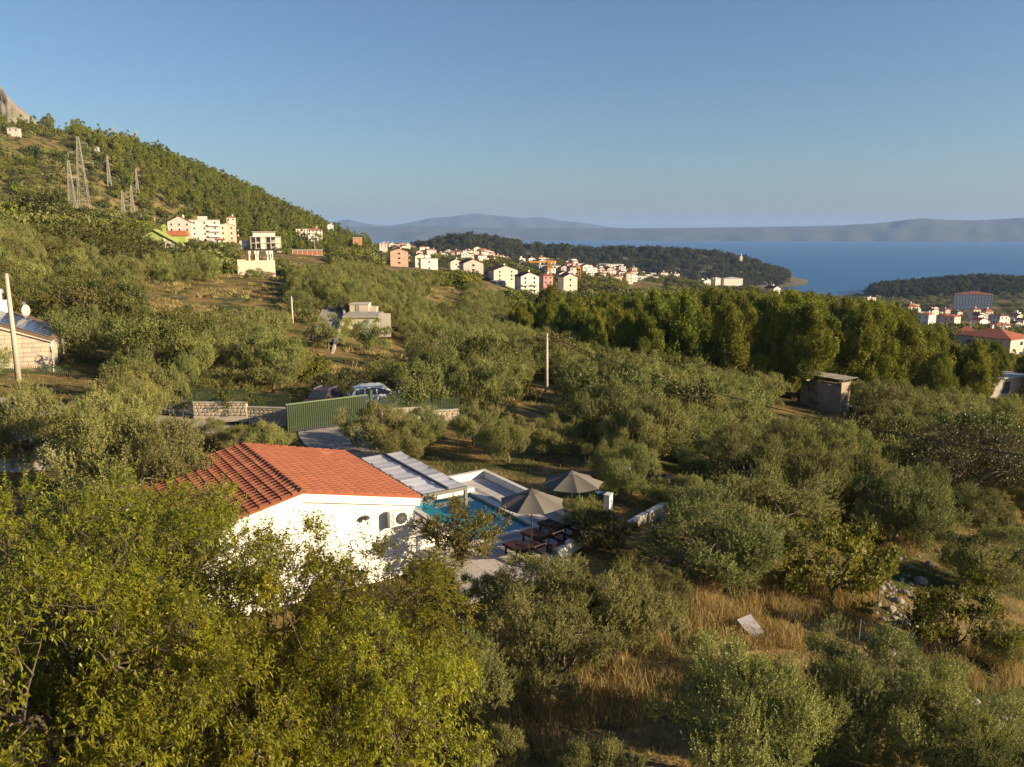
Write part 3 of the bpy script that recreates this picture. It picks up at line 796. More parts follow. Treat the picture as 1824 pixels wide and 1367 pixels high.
CREAMW = mat('cream_render', (.56, .49, .37), (.48, .41, .31), .7, .9, .2, 15)
rw = []
for (px, py, d) in ((590, 529, 127), (601, 537, 121), (611, 548, 114), (614, 558, 109), (610, 572, 103), (603, 590, 97), (597, 608, 91), (592, 630, 84)):
    p = aty(px, py, d); rw.append((p.x, p.y, p.z - .95))
curved_wall('road_parapet', 'curved cream concrete parapet along the outer edge of the asphalt road', rw, -2.6, .95, .3, CREAMW)
gp = aty(640, 590, 104)
gar = empty('garage', 'cream concrete garage with flat grey roof slab below the road bend', 'building', (-22.0, 104.5, gp.z - .3), .06)
mb = MB(); mb.box(0, 4.3, 0, 5.5, -.9, 2.0); mb.build('wall', CREAMW, gar)
mb = MB(); mb.box(-.25, 4.5, -.25, 5.7, 2.003, 2.24); mb.build('roof_slab', CONC, gar)
mb = MB(); mb.box(1.9, 3.3, -.06, .05, -.3, 1.55); mb.build('door', mat('pale_blue_door', (.42, .46, .45), None, rough=.6), gar)
e = empty('outbuilding', 'taller cream concrete block behind the flat roofed garage', 'building', (-22.6, 111, gp.z), .06)
mb = MB(); mb.box(0, 2.6, 0, 3, -1, 2.85); mb.box(2.6, 3.7, .2, 3, -1, 2.4); mb.build('wall', CREAMW, e)
for k in range(2): mb = MB(); mb.box(.85 + k * .35, 1.0 + k * .35, -.05, -.003, 1.9, 2.8); mb.build('pilaster', CONC, e)
mb = MB(); mb.box(-.1, 2.7, -.1, 3.1, 2.853, 2.95); mb.build('roof_slab', CONCL, e)
e = empty('block_wall', 'low wall of bare concrete blocks right of the garage', 'wall', (-17.55, 105, gp.z - .4), .1)
mb = MB(); mb.box(0, 1.5, 0, .3, -.5, 2.6); mb.build('wall_core', MORTAR, e)
bm = MB(); bm.box(0, .39, -.03, 0, 0, .19); bme = bm.mesh('block', CONCL)
for r_ in range(13):
    for c_ in range(4):
        if (c_ + .5 * (r_ % 2)) * .4 < 1.2: obj('block', bme, e, ((c_ + .5 * (r_ % 2)) * .4, -.002, r_ * .2 - .02))
# retaining wall and curtained pergola far left of the road
rp0 = aty(424, 489, 183); rp1 = aty(491, 492, 187)
rz = math.atan2(rp1.y - rp0.y, rp1.x - rp0.x); RL = (rp1 - rp0).length
e = empty('retaining_wall', 'tall cream retaining wall below the curtained pergola', 'wall', rp0, rz)
mb = MB(); mb.box(0, RL, 0, .5, -2, 3.05); mb.build('wall_body', CREAMW, e)
mb = MB(); mb.box(0, RL * .22, -.02, -.003, 2.4, 3.3); mb.box(0, RL * .22, -.003, .5, 3.05, 3.3); mb.build('raised_end', CREAMW, e)
pe = empty('curtained_pergola', 'wooden pergola with tied white curtains on top of the retaining wall', 'pergola', rp0 + Vector((2.2, 1.2, 3.05)), rz)
WD = mat('brown_timber', (.20, .13, .08), (.14, .09, .055), 4, .8)
CUR = mat('curtain_white', (.70, .66, .60), None, rough=.9)
for x in (0, 1.9, 4.6, 5.6):
    for y in (0, 3.0):
        mb = MB(); mb.box(x - .08, x + .08, y - .08, y + .08, 0, 2.2); mb.build('post', WD, pe)
mb = MB(); mb.box(-.4, 6.1, -.12, .0, 2.203, 2.38); mb.box(-.4, 6.1, 3.0, 3.12, 2.203, 2.38); mb.build('beam', WD, pe)
jm = MB(); jm.box(-.05, .05, -.5, 3.5, 2.383, 2.52); jme = jm.mesh('rafter', mat('dark_timber', (.05, .04, .03), None, rough=.8))
for k in range(14): obj('rafter', jme, pe, (-.3 + k * .48, 0, 0))
for x, s in ((.35, 1), (1.55, -1), (2.2, 1), (4.2, -1), (4.85, -1), (5.35, -1)):
    mb = MB()
    for (z0, z1, w0, w1, o0, o1) in ((1.0, 2.2, .2, .55, -.12 * s, 0), (0, 1.0, .38, .2, -.12 * s, -.12 * s)):
        mb.add([(x + o0 - w0 / 2, -.06, z0), (x + o0 + w0 / 2, -.06, z0), (x + o1 + w1 / 2, -.06, z1), (x + o1 - w1 / 2, -.06, z1), (x + o0 - w0 / 2, .02, z0), (x + o0 + w0 / 2, .02, z0), (x + o1 + w1 / 2, .02, z1), (x + o1 - w1 / 2, .02, z1)], [(0, 1, 2, 3), (7, 6, 5, 4), (0, 3, 7, 4), (1, 5, 6, 2), (3, 2, 6, 7), (0, 4, 5, 1)])
    mb.build('curtain', CUR, pe)

# stone house with solar panels, left edge
sh = aty(95, 668, 64); SHR = math.radians(22)
st = empty('stone_house', 'cream stone block house with solar panels at the left picture edge', 'house', (sh.x, sh.y, sh.z), SHR)
SE, SR, SW = 3.05, 4.85, 4.7
mb = MB(); mb.extr([(-2 * SW, -.6), (0, -.6), (0, SE - .1), (-SW, SR - .1), (-2 * SW, SE - .1)], (0, .1, 0), (1, 0, 0), (0, 0, 1), (0, 8.5, 0)); wl_ = mb.build('wall', MORTAR, st)
blk = [MB().box(0, 1, -.10, .0, 0, 1).mesh('block', m) for m in STONE]
r3 = random.Random(8); z = -.1; cnt = 0
while z < SR - .25:
    h = r3.choice((.30, .34, .38)); x = -5.2 + r3.uniform(-.4, 0)
    while x < 0:
        w = r3.uniform(.45, .95); x1 = min(x + w, 0)
        top = SE - .12 + (SR - SE) * (1 - abs(x + w / 2 + SW) / SW) - .05
        if z + h < top and x1 - x > .12:
            o = obj('block', blk[r3.choice((0, 0, 0, 1, 2))], wl_, (x, .1 - r3.uniform(-.005, .012), z)); o.scale = (x1 - x - .018, 1, h - .018); cnt += 1
        x += w
    z += h
mb = MB(); th = .14
for s in (1, -1):
    mb.extr([(-SW, SR), (-SW + s * (SW + .25), SE - .10), (-SW + s * (SW + .25), SE - .10 - th), (-SW, SR - th)], (0, -.25, 0), (1, 0, 0), (0, 0, 1), (0, 9.2, 0))
rf = mb.build('roof', mat('roof_edge_brown', (.16, .10, .07), None, rough=.9), st)
mb = MB(); mb.extr([(-SW, SR - th - .003), (.2, SE - .10 - th - .003), (.2, SE - .38), (-SW, SR - th - .28)], (0, -.18, 0), (1, 0, 0), (0, 0, 1), (0, .25, 0)); mb.build('verge_band', CREAMW, st)
mb = MB()
for k in range(24): mb.tube([(-SW, -.2 + k * .4, SR + .02), (-SW, .22 + k * .4, SR + .04)], [.14, .12], 8)
mb.build('ridge_tiles', TILE, rf, smooth=True)
sa = math.atan2(SR - SE + .1, SW + .25)
SOL = mat('solar_cell', (.018, .035, .085), (.022, .045, .11), 2, .12, spec=.6); ALU = mat('aluminium', (.55, .55, .54), None, rough=.35, metal=.8)
for r_ in range(2):
    for c_ in range(5):
        d0 = .30 + r_ * 2.42; y0 = .15 + c_ * 1.28
        pm = empty('solar_panel', loc=(0, 0, 0), parent=rf)
        pm.matrix_local = Matrix.Translation((-SW, 0, SR)) @ Matrix.Rotation(sa, 4, 'Y')
        mb = MB(); mb.box(d0, d0 + 2.36, y0, y0 + 1.24, .06, .10); mb.build('panel_frame', ALU, pm)
        cm_ = MB(); cm_.box(0, .36, 0, .28, 0, .004); cme_ = cm_.mesh('cell', SOL)
        for a in range(6):
            for b in range(4): obj('cell', cme_, pm, (d0 + .05 + a * .38, y0 + .04 + b * .292, .1015))
ch = empty('chimney', parent=rf)
mb = MB(); mb.box(-SW + .0, -SW + .75, 6.4, 7.1, SR - .4, SR + .85); mb.build('stack', WHITE, ch)
mb = MB(); mb.lathe([(.17, 0), (.17, .55), (.30, .58), (.32, .62), (.32, .82), (.28, .86), (.28, .95), (.05, 1.0)], c=(-SW + .37, 6.75, SR + .85), n=14); mb.build('flue', ALU, ch, smooth=False)
di = empty('satellite_dish', 'grey satellite dish on a short mast on the stone house roof', 'dish', st.matrix_basis @ Vector((-2.6, 6.6, 4.0)), SHR)
mb = MB(); mb.tube([(0, 0, 0), (0, 0, 1.25)], .03, 6); mb.build('mast', ALU, di)
mb = MB(); V = []; F = []
for i in range(5):
    for k in range(14):
        r_ = .5 * i / 4; V.append((r_ * math.cos(2 * PI * k / 14), -.25 + .5 * r_ * r_, r_ * math.sin(2 * PI * k / 14) * 1.05))
for i in range(4):
    for k in range(14): F.append((i * 14 + k, (i + 1) * 14 + k, (i + 1) * 14 + (k + 1) % 14, i * 14 + (k + 1) % 14))
mb.add(V, F); d_ = mb.build('reflector', mat('dish_grey', (.42, .40, .36), None, rough=.5), di, (0, 0, .75), 1.0, smooth=True)
mb = MB(); mb.box(-.12, .12, -.1, .1, 1.25, 1.5); mb.build('sensor_box', ALU, di)
gt = MB(); gt.tube([(.16, .2, SE - .25), (.10, .1, SE - .5), (.05, .04, SE - .7), (.05, .04, 0)], .05, 6); gt.build('downpipe', ALU, st)
fp = st.matrix_basis @ Vector((-6, -1.6, 0)); fq = st.matrix_basis @ Vector((1.5, -1.6, 0))
paling_fence('paling_fence', 'green paling fence in front of the stone house', (fp.x, fp.y), (fq.x, fq.y), sh.z - .25, 1.25, 'green paling fences along the drive', .13)

# poles and cables
POLE = mat('pole_concrete', (.44, .39, .31), (.38, .33, .26), 2, .9, .2)
def pole(label, px, py_top, py_bot, d, r0, r1, lean=0, arm=True):
    t = aty(px, py_top, d); b = aty(px + lean, py_bot, d); z = gz(b.x, b.y)
    e = empty('utility_pole', label, 'pole', (b.x, b.y, z), 0, 'utility poles')
    h = t.z - z
    mb = MB(); mb.tube([(0, 0, -.5), (0, 0, h)], [r0, r1], 10); mb.build('shaft', POLE, e, smooth=True)
    mb = MB(); mb.lathe([(r1 * 1.02, 0), (r1 * 1.02, .1)], c=(0, 0, h + .002), n=10); mb.build('cap', CONC, e)
    if arm: mb = MB(); mb.bar((-.9, 0, h - .25), (.05, 0, h - .2), .05); mb.build('cable_arm', GREYM, e)
    return Vector((b.x, b.y, z + h))
t1 = pole('tall concrete pole in front of the stone house', 34, 490, 685, 57, .22, .13, 0, False)
t2 = pole('tall pale concrete pole standing in the middle of the olive grove', 973, 596, 745, 76, .20, .12)
t3 = pole('short concrete pole left of the asphalt road', 522, 530, 592, 100, .17, .11, 0, False)
t4 = pole('thin concrete pole below the power pylons', 253, 383, 402, 330, .2, .15, 0, False)
t5 = pole('thin concrete pole left of the pink house', 276, 388, 398, 380, .2, .15, 0, False)
t6 = pole('thin grey mast on the unfinished brick building', 561, 428, 447, 428, .2, .15, 0, False)
def cable(label, a, b, sag, r=.022, m=DARKM):
    pts = []
    for k in range(25):
        t = k / 24; p = Vector(a) * (1 - t) + Vector(b) * t; p.z -= sag * 4 * t * (1 - t); pts.append(p - Vector(a))
    mb = MB(); mb.tube(pts, r, 5); tag(mb.build('power_cable', m, None, a), label, 'cable', 'overhead cables', 'thing')
cable('pale cable running left from the top of the central pole', t2 + Vector((-.8, 0, -.2)), aty(820, 607, 92), .5, .02, GREYM)
cable('dark cable sagging from the central pole over the right half of the grove', t2 + Vector((.1, 0, -.15)), aty(1930, 828, 40), 1.3, .03)
cable('thin cable from the stone house pole towards the hillside', t1 + Vector((0, 0, -.3)), aty(320, 560, 100), .8, .018)

# concrete tower shed with a slatted roof
tw = aty(1495, 742, 92); TWR = math.radians(36)
ts = empty('tower_shed', 'tall bare concrete shed with a ragged slatted flat roof among the olives', 'shed', (tw.x, tw.y, tw.z - 1.0), TWR)
GREYC = mat('grey_block_render', (.36, .29, .21), (.28, .22, .16), 1.3, .95, .5, 8, c3=(.30, .25, .2))
mb = MB(); mb.box(0, 1.9, 0, .25, 0, 5.0); mb.box(0, .25, .25, 5.4, 0, 4.55); mb.box(1.65, 1.9, .25, 5.4, 0, 4.55); mb.box(.25, 1.65, 5.15, 5.4, 0, 4.55); mb.build('wall', GREYC, ts)
for (x, y) in ((.12, .4), (.12, 2.6), (.12, 5.2), (1.75, .12), (1.75, 5.2)):
    mb = MB(); mb.box(x - .06, x + .06, y - .06, y + .06, 4.4, 5.35); mb.build('post', WD, ts)
mb = MB(); mb.bar((-.3, -.4, 5.40), (-.3, 5.8, 5.40), .1, .08); mb.bar((2.1, -.4, 5.40), (2.1, 5.8, 5.40), .1, .08); mb.build('roof_beam', WD, ts)
bd = [MB().box(-.5, 2.5, 0, .2, 0, .035).mesh('roof_board', m) for m in (mat('grey_board', (.30, .27, .23), (.22, .20, .17), 3, .9), mat('grey_board_b', (.24, .20, .16), None, rough=.9))]
for k in range(29):
    o = obj('roof_board', bd[k % 3 == 1], ts, (r3.uniform(-.15, .15), -.5 + k * .22, 5.445 + r3.uniform(0, .03))); o.rotation_euler = (0, 0, r3.uniform(-.03, .03))
mb = MB(); mb.bar((.3, 5.2, 5.5), (-.9, 6.2, 6.0), .06); mb.bar((.8, 5, 5.5), (.1, 6.4, 5.9), .05); mb.build('loose_pole', WD, ts)
mb = MB(); mb.box(1.9, 2.5, .3, .9, 3.4, 3.5); mb.build('ledge', GREYC, ts)
ca_ = aty(1530, 722, 95)
e = empty('canopy_shelter', 'low shelter with a sagging green tarpaulin beside the tower shed', 'shelter', (ca_.x - .8, ca_.y, gz(ca_.x, ca_.y)), .3)
h_ = ca_.z - gz(ca_.x, ca_.y)
for (x, y) in ((-1.5, -1), (1.6, -1), (-1.5, 1.4), (1.6, 1.4)): mb = MB(); mb.bar((x, y, 0), (x, y, h_), .07); mb.build('post', WD, e)
mb = MB(); mb.add([(-1.6, -1.1, h_ + .1), (0, -1.3, h_ - .1), (0, 1.4, h_ + .2), (-1.6, 1.5, h_ + .25), (-1.6, -1.1, h_ + .14), (0, -1.3, h_ - .06), (0, 1.4, h_ + .24), (-1.6, 1.5, h_ + .29)], [(3, 2, 1, 0), (4, 5, 6, 7), (0, 1, 5, 4), (1, 2, 6, 5), (2, 3, 7, 6), (3, 0, 4, 7)]); mb.build('roof_sheet', mat('pale_sheet', (.45, .47, .44), None, rough=.6), e)
mb = MB(); mb.add([(.02, -1.3, h_ - .1), (1.8, -1.3, h_ - .25), (1.8, 1.5, h_ + .45), (.02, 1.4, h_ + .2), (.02, -1.3, h_ - .07), (1.8, -1.3, h_ - .22), (1.8, 1.5, h_ + .48), (.02, 1.4, h_ + .23)], [(3, 2, 1, 0), (4, 5, 6, 7), (0, 1, 5, 4), (1, 2, 6, 5), (2, 3, 7, 6), (3, 0, 4, 7)]); mb.build('tarpaulin', mat('green_tarp', (.03, .13, .075), None, rough=.6), e)
# low farm building at the right edge
fb = aty(1800, 700, 135)
e = empty('farm_building', 'long low building with a pale flat roof below the pines at the right edge', 'building', (fb.x, fb.y, fb.z), .35)
mb = MB(); mb.box(-5, 4, 0, 9, -2, 2.6); mb.build('wall', CONC, e)
mb = MB(); mb.box(-5.3, 4.3, -.3, 9.3, 2.603, 2.85); mb.build('roof', mat('sheet_roof', (.36, .37, .38), (.30, .31, .32), 1, .6), e)
mb = MB(); mb.box(-2, -.4, -.05, -.003, 0, 2.0); mb.build('door', DARKM, e)
# white flat shed among the olives
wsx = aty(800, 527, 275)
e = empty('white_shed', 'small white shed with a flat grey roof among distant olives', 'shed', (wsx.x, wsx.y, wsx.z), .35)
mb = MB(); mb.box(-3, 3, 0, 4, -1, 1.7); mb.build('wall', WHITE, e)
mb = MB(); mb.box(-3.3, 3.3, -.4, 4.3, 1.703, 1.95); mb.build('roof', CONC, e)
for x in (-.6, 1.2): mb = MB(); mb.box(x, x + .9, -.05, -.003, 0, 1.3); mb.build('door', DARKM, e)
# tilted grey slab in the dry grass
sp = G(1335, 1135)
e = empty('concrete_slab', 'tilted pale grey square slab lying in the tall dry grass', 'slab', (sp.x, sp.y, sp.z), .6)
mb = MB(); mb.box(-.34, .34, -.36, .36, 0, .05, 0, Matrix.Rotation(.55, 3, 'X'), (0, 0, .35)); tag(mb.build('slab_body', mat('slab_grey', (.26, .255, .26), (.21, .205, .21), 2, .8), e))
# outdoor kitchen / shed partly hidden at the left edge
ok = atz(30, 815, 1.6)
e = empty('garden_shed', 'open stone garden shed with a pale roof hidden behind branches at the left edge', 'shed', (ok.x, ok.y, .9), .35)
mb = MB(); mb.box(-3.5, 1.4, 0, .3, -.5, 1.5); mb.box(1.1, 1.4, .3, 2.6, -.5, 1.5); mb.build('wall', STONE[2], e)
mb = MB(); mb.box(-3.7, 1.6, -.3, 2.8, 1.6, 1.72); mb.build('roof', WHITE, e)
mb = MB(); mb.box(-1.2, .5, -.35, -.02, .0, .55); mb.build('counter', CONCL, e)
mb = MB(); mb.box(-1.0, .2, -.05, -.003, .7, 1.3); mb.build('opening', mat('rust_brick', (.28, .10, .05), (.2, .07, .04), 5, .9), e)

# cars
def car(label, loc, rz, paint, L=4.6, W=1.85, H=1.55, group=None):
    e = empty('parked_car', label, 'car', loc, rz, group)
    # longitudinal stations (x from rear to front): lower body ring and cabin
    prof = [(-.5, .42, .78, .80), (-.495, .30, .95, .94), (-.45, .22, 1.02, .98), (-.2, .20, 1.02, 1.0), (.1, .20, 1.0, 1.0), (.28, .20, .95, 1.0), (.42, .22, .84, .97), (.485, .28, .72, .90), (.5, .40, .62, .80)]
    V = []; F = []
    for (fx, z0, z1, fw) in prof:
        w = W / 2 * fw; x = fx * L; a = H / 1.55
        V += [(x, -w * .86, z0 * a), (x, -w, (z0 + .18) * a), (x, -w * .985, (z1 - .10) * a), (x, -w * .90, z1 * a), (x, w * .90, z1 * a), (x, w * .985, (z1 - .10) * a), (x, w, (z0 + .18) * a), (x, w * .86, z0 * a)]
    n = len(prof)
    for i in range(n - 1):
        for k in range(8): F.append((i * 8 + k, i * 8 + (k + 1) % 8, (i + 1) * 8 + (k + 1) % 8, (i + 1) * 8 + k))
    F += [tuple(range(8))[::-1], tuple((n - 1) * 8 + k for k in range(8))]
    mb = MB(); mb.add(V, F); body = mb.build('body', paint, e, smooth=False)
    a = H / 1.55
    cab = [(-.475, 1.0, 1.0, .88), (-.40, 1.0, 1.44, .74), (-.30, 1.0, 1.54, .74), (-.05, 1.0, 1.55, .75), (.06, .99, 1.50, .75), (.235, .95, .97, .86)]
    V = []; F = []
    for (fx, z0, z1, fw) in cab:
        x = fx * L; w0 = W / 2 * .93; w1 = W / 2 * fw
        V += [(x, -w0, z0 * a - .03), (x, -w1, z1 * a), (x, w1, z1 * a), (x, w0, z0 * a - .03)]
    m_ = len(cab)
    for i in range(m_ - 1):
        for k in range(3): F.append((i * 4 + k, i * 4 + k + 1, (i + 1) * 4 + k + 1, (i + 1) * 4 + k))
    F += [(3, 2, 1, 0), (m_ * 4 - 4, m_ * 4 - 3, m_ * 4 - 2, m_ * 4 - 1)]
    mb = MB(); mb.add(V, F); mb.build('cabin', paint, e)
    def quad(nm, pts, m, off=.012):
        mb = MB(); P = [Vector(p) for p in pts]; nr = (P[1] - P[0]).cross(P[2] - P[0]).normalized() * off
        mb.add([p + nr for p in P] + [p - nr * .5 for p in P], [(0, 1, 2, 3), (0, 4, 5, 1), (1, 5, 6, 2), (2, 6, 7, 3), (3, 7, 4, 0)]); mb.build(nm, m, e)
    for s in (-1, 1):
        def sp(fx, z): 
            i = max(0, min(m_ - 2, sum(1 for c in cab if c[0] <= fx) - 1)); c0, c1 = cab[i], cab[i + 1]; t = (fx - c0[0]) / (c1[0] - c0[0])
            z1 = c0[2] + (c1[2] - c0[2]) * t; fw = c0[3] + (c1[3] - c0[3]) * t; u = (z - 1.0) / max(.05, z1 - 1.0)
            return (fx * L, s * (W / 2 * (.93 + (fw - .93) * u) ), z * a)
        for (a0, a1, top0, top1) in ((-.40, -.27, 1.38, 1.47), (-.25, -.09, 1.48, 1.49), (-.07, .13, 1.48, 1.24)):
            P = [sp(a0, 1.06), sp(a1, 1.06), sp(a1, top1), sp(a0, top0)]
            quad('side_window', P if s < 0 else P[::-1], GLASS)
        for fx in (-.31, .31):
            wh = MB(); wh.lathe([(.10, -.11), (.32, -.11), (.34, -.08), (.34, .08), (.32, .11), (.10, .11)], n=18); w_ = wh.build('wheel', mat('tyre', (.02, .02, .02), None, rough=.8), e, (fx * L, s * (W / 2 - .10), .34)); w_.rotation_euler = (PI / 2, 0, 0)
            rm = MB(); rm.lathe([(.05, .0), (.20, .0), (.22, .02), (.05, .03)], c=(0, 0, .10 if s < 0 else -.13), n=12); rm.build('rim', ALU, w_)
        mb = MB(); mb.box(-.12, .12, -.05, .05, 0, .16); mb.build('mirror', paint, e, (.13 * L, s * (W / 2 + .03), .98 * a))
        mb = MB(); mb.box(-.5 * L - .01, -.46 * L, s * W * .33 - .14, s * W * .33 + .14, .78 * a, .92 * a); mb.build('tail_lamp', mat('red_lamp', (.45, .02, .02), None, rough=.2), e)
        mb = MB(); mb.box(.462 * L, .492 * L, s * W * .32 - .16, s * W * .32 + .16, .58 * a, .70 * a); mb.build('headlight', mat('lamp_glass', (.6, .6, .6), None, rough=.1), e)
        mb = MB(); mb.bar((-.33 * L, s * W * .355, 1.58 * a), (.02 * L, s * W * .355, 1.58 * a), .04, .05); mb.build('roof_rail', ALU, e)
    quad('rear_window', [(-.468 * L, W * .40, 1.08 * a), (-.468 * L, -W * .40, 1.08 * a), (-.405 * L, -W * .345, 1.40 * a), (-.405 * L, W * .345, 1.40 * a)], GLASS, .015)
    quad('windscreen', [(.226 * L, -W * .41, 1.0 * a), (.226 * L, W * .41, 1.0 * a), (.07 * L, W * .36, 1.46 * a), (.07 * L, -W * .36, 1.46 * a)], GLASS, .02)
    mb = MB(); mb.box(-.506 * L, -.49 * L, -W * .14, W * .14, .60 * a, .72 * a); mb.build('number_plate', WHITE, e)
    mb = MB(); mb.box(-.507 * L, -.47 * L, -W * .42, W * .42, .32 * a, .46 * a); mb.build('bumper', DARKM, e)
    return e
CARW = mat('silver_white_paint', (.62, .60, .57), None, rough=.22, spec=.5)
CARR = mat('dark_red_paint', (.055, .02, .017), None, rough=.3, spec=.5)
cz = gz(-9.2, 55.6) + .07
car('silvery white estate car parked behind the green fence', (-9.3, 55.4, cz + .12), .30, CARW)
car('dark red-brown small car facing the green gate', (-13.3, 54.6, gz(-13.3, 54.6) + .1), -PI / 2 - .25, CARR, 3.7, 1.62, 1.42)

# white objects in the lawn corner: garden cart and blue basin
lc = atz(1100, 852, -.8)
e = empty('garden_cart', 'white garden cart half hidden behind the young olive on the lawn', 'cart', (lc.x, lc.y, gz(lc.x, lc.y)), .5)
mb = MB(); mb.box(-.6, .6, -.4, .4, .45, .52); mb.box(-.6, -.55, -.4, .4, .52, .95); mb.build('tray', WHITE, e)
for x in (-.5, .5): mb = MB(); mb.bar((x, -.35, 0), (x, -.35, .45), .05); mb.bar((x, .35, 0), (x, .35, .45), .05); mb.build('leg', ALU, e)
bl = atz(1069, 882, -.5)
e = empty('basin', 'small pale blue plastic basin lying on the lawn', 'basin', (bl.x, bl.y, gz(bl.x, bl.y) + .02))
mb = MB(); mb.lathe([(.16, 0), (.22, .09), (.24, .09), (.23, .08), (.15, .012), (.001, .012)], n=16); mb.build('bowl', mat('blue_plastic', (.25, .50, .62), None, rough=.4), e)
# ------------------------------------------------------------------ houses, town, pylons
def pal(n, c): return mat('wall_' + n, c, tuple(v * .9 for v in c), .5, .9)
W_PINK = pal('pink', (.66, .49, .42)); W_GREY = pal('grey', (.52, .48, .43)); W_PEACH = pal('peach', (.68, .47, .35)); W_CREAM = pal('cream', (.68, .60, .48)); W_WHITE = pal('white', (.74, .70, .63))
W_SALM = pal('salmon', (.62, .37, .26)); W_GREEN = pal('green', (.30, .36, .10)); W_ORANGE = pal('brick', (.48, .22, .12)); W_STONE = pal('stone', (.50, .45, .38)); W_RED = pal('rose', (.55, .28, .24))
R_BROWN = mat('roof_brown', (.17, .075, .05), (.13, .055, .04), .8, .9); R_RED = mat('roof_red', (.38, .13, .07), (.28, .09, .05), .8, .9); R_FLAT = mat('roof_flat', (.44, .41, .36), (.36, .33, .29), .5, .9); R_SLATE = mat('roof_slate', (.10, .08, .08), (.08, .06, .06), .8, .9)
BRICK = mat('brick_infill', (.42, .16, .08), (.34, .12, .06), 2, .9)
def wmesh(w, h, shutter=False):
    mb = MB()
    mb.box(-w / 2, w / 2, -.05, .05, 0, h, 0); mb.box(-w / 2 + .08, w / 2 - .08, -.065, -.052, .08, h - .08, 1); mb.box(-w / 2 - .08, w / 2 + .08, -.12, .05, -.08, -.003, 0)
    return mb.mesh('window', [mat('window_frame', (.60, .57, .52), None, rough=.7), GLASS])
WIN = {'s': wmesh(1.0, 1.2), 'w': wmesh(1.7, 1.35), 'd': wmesh(1.1, 2.0)}
def house(name, label, loc, rz, w, d, h, roof, wm, rm, cols=2, scols=2, floors=None, rise=1.6, balc=(), group=None, cat='house', win='s', chim=True, over=.5, detail=True, found=6):
    """local: front (gable) face looks to -y; ridge runs along y"""
    e = empty(name, label, cat, loc, rz, group)
    floors = floors or max(1, round(h / 3.0)); fh = h / floors
    mb = MB()
    if roof == 'gable': mb.extr([(-w / 2, -found), (w / 2, -found), (w / 2, h), (0, h + rise), (-w / 2, h)], (0, -d / 2, 0), (1, 0, 0), (0, 0, 1), (0, d, 0))
    else: mb.box(-w / 2, w / 2, -d / 2, d / 2, -found, h)
    mb.build('wall', wm, e)
    mb = MB(); t = .22
    if roof == 'gable':
        for s in (1, -1):
            k = rise / (w / 2)
            mb.extr([(0, h + rise + .02), (s * (w / 2 + over), h - over * k + .02), (s * (w / 2 + over), h - over * k + .02 + t), (0, h + rise + t + .02)], (0, -d / 2 - over * .6, 0), (1, 0, 0), (0, 0, 1), (0, d + over * 1.2, 0))
    elif roof == 'hip':
        b = [(-w / 2 - over, -d / 2 - over), (w / 2 + over, -d / 2 - over), (w / 2 + over, d / 2 + over), (-w / 2 - over, d / 2 + over)]
        r_ = max(0, (d - w) / 2)
        vs = [(x, y, h + .003) for x, y in b] + [(x, y, h + .15) for x, y in b] + [(0, -r_, h + rise), (0, r_, h + rise)]
        mb.add(vs, [(3, 2, 1, 0), (0, 1, 5, 4), (1, 2, 6, 5), (2, 3, 7, 6), (3, 0, 4, 7), (4, 5, 8), (5, 6, 9, 8), (6, 7, 9), (7, 4, 8, 9)])
    else: mb.box(-w / 2 - .2, w / 2 + .2, -d / 2 - .2, d / 2 + .2, h + .003, h + .3)
    rf = mb.build('roof', rm, e)
    if chim and roof != 'flat': mb = MB(); mb.box(w * .12, w * .12 + .8, d * .1, d * .1 + .8, h, h + rise + .9); mb.build('chimney', W_WHITE, rf)
    if roof == 'flat' and chim: mb = MB(); mb.box(-w * .2, w * .12, -d * .1, d * .25, h + .303, h + 2.2); mb.build('stair_tower', wm, rf)
    if detail:
        for f in range(floors):
            z = f * fh + fh * .33
            for c in range(cols): obj('window', WIN[win], e, (-w / 2 + (c + .5) * w / cols, -d / 2 - .03, z))
            for c in range(scols):
                y = -d / 2 + (c + .5) * d / scols
                obj('window', WIN['s'], e, (w / 2 + .03, y, z), PI / 2); obj('window', WIN['s'], e, (-w / 2 - .03, y, z), -PI / 2)
        for (f, a, b, side) in balc:
            mb = MB(); z = f * fh
            if side == 'f': mb.box(a * w, b * w, -d / 2 - 1.3, -d / 2 - .003, z - .12, z + .05); mb.box(a * w, b * w, -d / 2 - 1.3, -d / 2 - 1.2, z + .053, z + .95)
            elif side == 'r': mb.box(w / 2 + .003, w / 2 + 1.3, a * d, b * d, z - .12, z + .05); mb.box(w / 2 + 1.2, w / 2 + 1.3, a * d, b * d, z + .053, z + .95)
            else: mb.box(-w / 2 - 1.3, -w / 2 - .003, a * d, b * d, z - .12, z + .05); mb.box(-w / 2 - 1.3, -w / 2 - 1.2, a * d, b * d, z + .053, z + .95)
            mb.build('balcony', W_WHITE if wm is not W_WHITE else W_CREAM, e)
    return e
def hpx(name, label, px0, px1, pyt, pyb, dist, rz, roof, wm, rm, dep=1.2, rise_f=.22, **kw):
    """house whose front face spans px0..px1 and pyt (eaves) .. pyb (foot) in the photograph"""
    b = aty((px0 + px1) / 2, pyb, dist); az = math.atan2(b.x, b.y)
    w = (px1 - px0) * dist / FPX / max(.4, math.cos(rz - (-az)) if False else math.cos(rz + az)) 
    h = (pyb - pyt) * dist / FPX * 1.0
    d = w * dep
    off = Vector((-math.sin(rz), math.cos(rz), 0)) * d / 2
    kw.setdefault('rise', w * rise_f)
    return house(name, label, (b.x + off.x, b.y + off.y, b.z), rz, w, d, h, roof, wm, rm, **kw)
